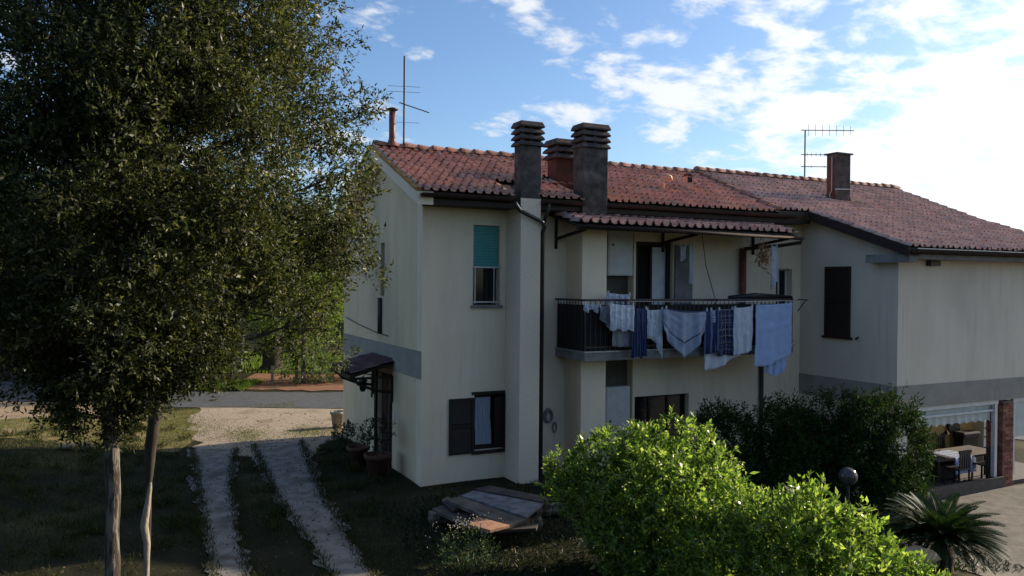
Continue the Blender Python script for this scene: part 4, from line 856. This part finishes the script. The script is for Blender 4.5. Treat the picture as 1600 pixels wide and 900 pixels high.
# foreground pittosporum, lit by the sun
bu = [E(900,762,12.2,44), E(955,748,12.2,64), E(1040,752,12.3,80), E(1085,730,12.3,56), E(1010,805,11.7,100), E(1085,800,11.5,80), E(985,860,11.4,64), E(1090,885,11.,105), E(878,742,12.4,20,.8), E(995,705,12.4,34,.9), E(1050,945,11.,100), E(1118,770,11.9,34,.9)]
bush = patch('pittosporum_bush', 'large sunlit yellow green bush in front of the balcony, the taller one', 'bush', M['laurel'], bu, 1350, 9, .19, .096, .037, 'sunlit garden bushes', up=.8, inner=.35, clump=2.6, vary=.35)
bu2 = [E(1190,845,10.4,66), E(1265,825,10.1,58), E(1325,860,9.7,60), E(1235,890,9.8,85), E(1385,900,9.4,42), E(1150,920,10.2,90), E(1300,950,9.3,95), E(1430,925,9.2,40), E(1262,770,10.1,14,.8), E(1145,800,10.6,38)]
bush2 = patch('pittosporum_bush', 'lower sunlit yellow green bush at the bottom edge, right of the taller one', 'bush', M['laurel'], bu2, 1350, 9, .19, .092, .036, 'sunlit garden bushes', up=.8, inner=.35, clump=2.6, vary=.35)
def shoots(t, spots, m, L=.085, W=.034):     # upright young shoots standing out of the top, each a part with its leaves
    for px, py, d, h in spots:
        p = ond(px, py, d); q = p+np.array((rng.normal()*.05, rng.normal()*.05, h)); o = MB().tube([p-np.array((0,0,.4)), p, q], [.006,.005,.002], 4).build('shoot', M['twig'], t)
        k = int(h/.009); s = rng.random(k)**.8; base = p+(q-p)*s[:, None]; d_ = unit(rng.normal(size=(k, 3))*(1,1,.3)+np.array((0,0,.9)))
        tag(quads_mesh('leaves', leaf_quads(base, d_, L*rng.uniform(.7,1.2,k), W*rng.uniform(.7,1.2,k)), m, o), kind='stuff')
shoots(bush, [(858,745,12.3,.36),(872,715,12.3,.18),(905,710,12.3,.2),(945,685,12.4,.16),(985,672,12.4,.16),(1025,672,12.4,.18),(1060,668,12.4,.16),(1085,668,12.4,.2),(1108,680,12.3,.2),(1128,740,12.,.16),(1048,660,12.4,.22)], M['laurel'])
shoots(bush2, [(1145,785,10.6,.16),(1205,800,10.5,.2),(1258,795,10.1,.26),(1272,780,10.1,.16),(1320,820,9.8,.16),(1334,812,9.8,.15),(1350,830,9.7,.16),(1390,870,9.5,.14),(1300,806,9.9,.16),(1175,806,10.5,.15)], M['laurel'])
# dark oleander hedge in the shade of the annexe
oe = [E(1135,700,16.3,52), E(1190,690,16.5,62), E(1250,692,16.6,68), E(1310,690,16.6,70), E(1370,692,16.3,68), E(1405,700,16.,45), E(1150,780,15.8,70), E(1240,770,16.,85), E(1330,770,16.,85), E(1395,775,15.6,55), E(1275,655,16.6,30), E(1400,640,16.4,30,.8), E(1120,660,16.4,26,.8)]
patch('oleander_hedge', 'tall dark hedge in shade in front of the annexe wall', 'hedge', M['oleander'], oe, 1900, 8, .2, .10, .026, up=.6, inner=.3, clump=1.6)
p = ond(1110, 725, 15.2)
patch('low_shrub', 'dark low shrub between the sunlit bush and the hedge', 'shrub', M['oleander'], [((p[0],p[1],.2),(.7,.7,.8),1.), ((p[0]+1.,p[1]-.4,0.),(.8,.8,.8),1.), ((p[0]+2.2,p[1]-.6,-.3),(.9,.9,.8),1.)], 420, 8, .2, .1, .03, up=.5)
# grey green flowering herb by the boards
p = ond(728, 850, 11.9)
hb = patch('flowering_herb', 'low grey green flowering plant in front of the pile of boards', 'plant', M['herb'], [((p[0],p[1],.25),(.36,.36,.32),1.), ((p[0]+.22,p[1]-.1,.15),(.26,.26,.22),1.), ((p[0]-.25,p[1],.12),(.22,.22,.2),.8)], 1500, 8, .12, .045, .012, up=.9, spread=.8)
P = np.array((p[0],p[1],.62))+rng.normal(size=(120,3))*(.25,.18,.07); quads_mesh('flowers', leaf_quads(P, unit(rng.normal(size=P.shape)), np.full(120,.03), np.full(120,.025)), M['flower'], hb)['kind'] = 'stuff'
for (u, v, r, h, lab) in ((-.55,1.2,.3,.5,'bushy dark plant in the pot nearest the house corner'), (-.32,4.3,.3,.26,'dark shrub growing against the gable wall beyond the door'), (-.28,5.2,.22,.18,'small dark shrub at the far end of the gable wall')):
    patch('wall_shrub', lab, 'shrub', M['pot_leaf'], [((u,v,h+(.45 if 'pot' in lab else 0)),(r,r,r*1.1),1.)], 900, 8, .14, .07, .03, 'shrubs along the gable wall', up=.6)

# cycad
base = ond(1472, 846, 13.4); base[2] = -.8
base[2] = -.72
cy = thing('cycad', 'dark green cycad with stiff arching fronds at the lower right', 'palm', tuple(base))
MB().lathe((base[0],base[1],-1.0), [(.2,0),(.22,.2),(.18,.7),(.1,.95)], 12).build('trunk', M['bark'], cy)
for k in range(130):
    a = 2.399*k; el = R(88-76*math.sqrt(k/130)); Lf = .86+.16*random.random()
    hd = np.array((math.cos(a), math.sin(a), 0)); pts = []; p = np.array((base[0], base[1], -.03))+hd*.06; e = el
    for j in range(12): pts.append(p.copy()); p = p+(hd*math.cos(e)+np.array((0,0,math.sin(e))))*Lf/11; e -= R(5.2)
    pts = np.array(pts); b = MB(); b.tube(pts, list(np.linspace(.014, .004, 12)), 5); fr_ = b.build('frond', M['sago'], cy)
    t = np.linspace(.18, 1, 34); q = np.stack([np.interp(t*11, range(12), pts[:, i]) for i in range(3)], 1); dd = unit(np.gradient(q, axis=0)); sd = unit(np.cross(dd, (0,0,1.))); up_ = np.cross(sd, dd); Q = []
    for sg in (-1, 1):
        d_ = unit(sd*sg+dd*.55+up_*.35); Ll = .17*np.sin(np.pi*np.clip(t*.86+.12, 0, 1))**.6; w_ = np.full(34, .011); s2 = unit(np.cross(d_, up_))
        Q.append(np.stack([q, q+d_*Ll[:, None]*.4+s2*w_[:, None], q+d_*Ll[:, None], q+d_*Ll[:, None]*.4-s2*w_[:, None]], 1))
    quads_mesh('leaflets', np.concatenate(Q), M['sago'], fr_)
# globe lamp, stones
p = ond(1326, 745, 14.4); z = float(gz(p[0], p[1])); gl = thing('globe_lamp', 'round smoked globe garden lamp in front of the dark hedge', 'lamp', (p[0],p[1],z))
gm = mat('smoked globe', (.085,.08,.078), (.06,.058,.056), .15, 3., spec=.5)
MB().lathe((p[0],p[1],p[2]), [(.165*math.sin(t)+.001, -.165*math.cos(t)) for t in np.linspace(0, math.pi, 14)], 20).build('globe', gm, gl, True)
MB().tube([(p[0],p[1],z-.05),(p[0],p[1],p[2]-.15)], .03, 8).build('post', M['metal_dark'], gl)
def rock(label, c, r, m='stone'):
    b = MB(); t = thing('rock', label, 'rock', tuple(c)); vs = []
    for i in range(9):
        for j in range(12):
            a, e = 2*math.pi*j/12, math.pi*(i/8-.5); d = np.array((math.cos(a)*math.cos(e), math.sin(a)*math.cos(e), math.sin(e))); k = 1+.35*mnoise.noise(tuple(d*1.7+np.array(c)))
            vs.append(np.array(c)+d*np.array(r)*k)
    b.add(vs, [(i*12+j, i*12+(j+1) % 12, (i+1)*12+(j+1) % 12, (i+1)*12+j) for i in range(8) for j in range(12)]); b.build('stone', M[m], t, True)
p = ond(1435, 870, 12.6); rock('pale boulder between the sunlit bush and the cycad', p, (.34,.26,.12), 'dirt')
for px, py, lab in ((105,698,'flat pale stone on the lawn left of the oak trunk'), (134,697,'rounder pale stone next to the oak trunk on the lawn')):
    p = onz(px, py, .25); rock(lab, (p[0],p[1],.26), (.16,.12,.06), 'dirt')

# pots by the door and at the far corner
def pot(label, u, v, r, h, m='terracotta', grp='terracotta pots by the house'):
    z = float(gz(u, v)); t = thing('flower_pot', label, 'flower pot', (u, v, z), grp)
    MB().lathe((u,v,z), [(r*.68,0),(r*.92,h*.82),(r*1.05,h*.82),(r*1.08,h),(r*.93,h),(r*.9,h*.86),(.001,h*.85)], 20).build('body', M[m], t, True)
    return t
pot('terracotta pot nearest the house corner, holding a bushy plant', -.55, 1.2, .28, .5)
pot('dark terracotta pot beside the entrance door', -.6, 2.55, .25, .42)
p = onz(524, 668); c_ = pot('sunlit pale clay urn at the far corner of the gable', p[0]+.05, p[1], .2, .48, 'stone')
# boards piled in front of the house
def board(label, q, z, th, m, name='board'):
    P = [onz(x, y, z) for x, y in q]; c = np.mean(P, 0); t = thing(name, label, 'board', tuple(c), 'old boards piled in front of the house')
    MB().prism(P[::-1], (0,0,-th)).build('plank', M[m], t, bevel=.006)
board('wide pale blue grey panel on top of the board pile', [(720,774),(740,767),(848,787),(822,808)], .42, .05, 'board_pale')
board('long dark weathered plank along the front of the pale panel', [(696,781),(717,776),(824,813),(792,822)], .40, .06, 'board')
board('sunlit reddish plank at the front of the pile', [(731,820),(746,808),(796,821),(765,829)], .52, .05, 'board_red')
board('narrow plank edge running under the reddish one', [(764,830),(797,822),(842,818),(838,826)], .33, .05, 'board')
board('dark plank nearest the wall in the pile', [(742,764),(765,759),(862,778),(848,785)], .36, .05, 'board')
board('greenish plank lying at the left end of the pile', [(690,781),(700,776),(722,792),(708,796)], .34, .05, 'board')
board('lower dark board under the pile by the herb', [(675,795),(700,786),(760,812),(730,822)], .26, .06, 'board')
for i, (px, py) in enumerate(((715,800),(800,815),(760,775),(835,792))):
    p = onz(px, py, .2); t = thing('log', ('log under the left part of the board pile','log under the front right of the board pile','log under the wall side of the board pile','log under the right end of the board pile')[i], 'log', (p[0],p[1],.0), 'old boards piled in front of the house')
    MB().tube([p+np.array((-.5,.1,-.08)), p+np.array((.5,-.1,-.08))], .13, 9).build('stem', M['bark'], t)

# grass
tracks = []
def in_poly(P, poly):
    x, y = P[:, 0], P[:, 1]; c = np.zeros(len(P), bool); n = len(poly)
    for i in range(n):
        (x0, y0), (x1, y1) = poly[i], poly[i-1]; s = ((y0 > y) != (y1 > y)); c ^= s & (x < (x1-x0)*(y-y0)/((y1-y0) or 1e-9)+x0)
    return c
TR = [[g2(300,702),g2(306,735),g2(312,780),g2(322,840),g2(333,905),g2(345,990),g2(420,990),g2(388,905),g2(372,840),g2(362,780),g2(362,735),g2(368,702)],
      [g2(395,696),g2(412,735),g2(438,785),g2(472,835),g2(515,900),g2(570,990),g2(650,990),g2(580,900),g2(540,835),g2(508,785),g2(486,735),g2(470,690)],
      [vw(-10.3,26.45),vw(-9.2,23),vw(-8.2,20.6),vw(-7.5,19.3),vw(-4.75,18.9),vw(-4.9,21),vw(-3,23.5),vw(1.5,26.45)]]
def blades(name, label, m, P, L, W, lean=.55):
    z = gz(P[:, 0], P[:, 1]); B = np.stack([P[:, 0], P[:, 1], z], 1); d = unit(rng.normal(size=B.shape)*lean*(1,1,.2)+np.array((0,0,1.))); n = len(P)
    return tag(quads_mesh(name, leaf_quads(B, d, L*rng.uniform(.5,1.4,n), np.full(n, W), .05), M[m]), label, 'grass', kind='stuff')
P = np.stack([rng.uniform(-15, 1, 90000), rng.uniform(-7, 12.5, 90000)], 1)
den = np.array([mnoise.noise((x*.5, y*.5, 0))+.6*mnoise.noise((x*1.7, y*1.7, 5)) for x, y in P]); ok = (den > -.25) & ~((P[:, 0] > -.1) & (P[:, 1] > -.2))
for k, t in enumerate(TR): ok &= ~(in_poly(P, t) & (rng.random(len(P)) > (.03 if k < 2 else .05)))
lit = P[:, 1] > 6.3  # splits blade colours: brighter set on the sunny part, darker set in shade
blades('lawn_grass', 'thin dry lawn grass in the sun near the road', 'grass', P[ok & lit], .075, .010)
Q = []
for t in TR[:2]:
    t = np.array(t); n = len(t)
    for i in range(n):
        if i in (n//2-1, n-1): continue
        k = int(np.linalg.norm(t[i]-t[(i+1) % n])*200); f = rng.random(k)[:, None]; Q.append(t[i]*(1-f)+t[(i+1) % n]*f+rng.normal(size=(k, 2))*.055)
blades('lawn_grass', 'lawn grass around the wheel tracks, coloured darker for the shade', 'shade_toned_grass', np.concatenate([P[ok & ~lit]]+Q), .085, .012)
P = np.concatenate([g2(385,682)+rng.normal(size=(1500,2))*(.35,.8), g2(492,676)+rng.normal(size=(1600,2))*(.5,.5), g2(300,668)+rng.normal(size=(1500,2))*(.5,1.2)])
blades('forecourt_grass', 'patches of dry grass growing through the gravel forecourt', 'grass', P, .06, .012)
P = np.array([vw(rng.uniform(-17, -10.2), rng.uniform(30.4, 33)) for _ in range(14000)]); blades('verge_grass', 'bright green grass on the far side of the road', 'grass_bright', P, .2, .03)
P = np.array([vw(rng.uniform(-17, 1), rng.uniform(36, 46)) for _ in range(14000)]); blades('meadow_grass', 'green meadow grass behind the red earth', 'grass_bright', P, .22, .04)
P = np.stack([rng.uniform(-1.5, 9, 16000), rng.uniform(-7, -.8, 16000)], 1); blades('border_weeds', 'dark weeds on the ground in front of the house', 'pot_leaf', P, .13, .02, 1.)

# fallen leaves and tall weed tufts on the lawn
P = np.stack([rng.uniform(-12, 1, 3600), rng.uniform(-5, 10, 3600)], 1); P = P[~((P[:, 0] > -.1) & (P[:, 1] > -.2))]
B = np.stack([P[:, 0], P[:, 1], gz(P[:, 0], P[:, 1])+.035], 1); d = unit(rng.normal(size=B.shape)*(1,1,.25)); n = len(B)
tag(quads_mesh('fallen_leaves', leaf_quads(B, d, rng.uniform(.04,.08,n), rng.uniform(.015,.03,n)), M['dead_leaf']), 'dry fallen leaves scattered over lawn and tracks', 'leaves', kind='stuff')
cen = np.stack([rng.uniform(-12, -.6, 260), rng.uniform(-1.8, 9, 260)], 1); P = np.repeat(cen, 45, 0)+rng.normal(size=(260*45, 2))*.1; P = P[~((P[:, 0] > -.1) & (P[:, 1] > -.2))]
ok = np.ones(len(P), bool)
for t in TR: ok &= ~in_poly(P, t)
blades('weed_tufts', 'taller weed tufts standing in the dark lawn', 'shade_toned_grass', P[ok], .2, .018, .8)

# added dark tree belt behind the viewpoint, out of view, blocking low sky light
Q = []
for k in range(26):
    a = R(-78-122*k/25); dd = 10+3*random.random(); c = np.array((CAM[0]+dd*math.cos(a), CAM[1]+dd*math.sin(a), 0))
    for zc in (1.6, 4.2): Q.append(((c[0]+random.gauss(0,.6), c[1]+random.gauss(0,.6), zc), (2.6, 2.6, 2.3), 1.))
belt = thing('added_tree_belt', 'added dark belt of trees out of view, blocking the low sky light', 'trees', (CAM[0], CAM[1]-14, 0)); belt['kind'] = 'stuff'
crown('crowns', Q, 42, 9, .8, .5, .3, M['oleander'], belt)
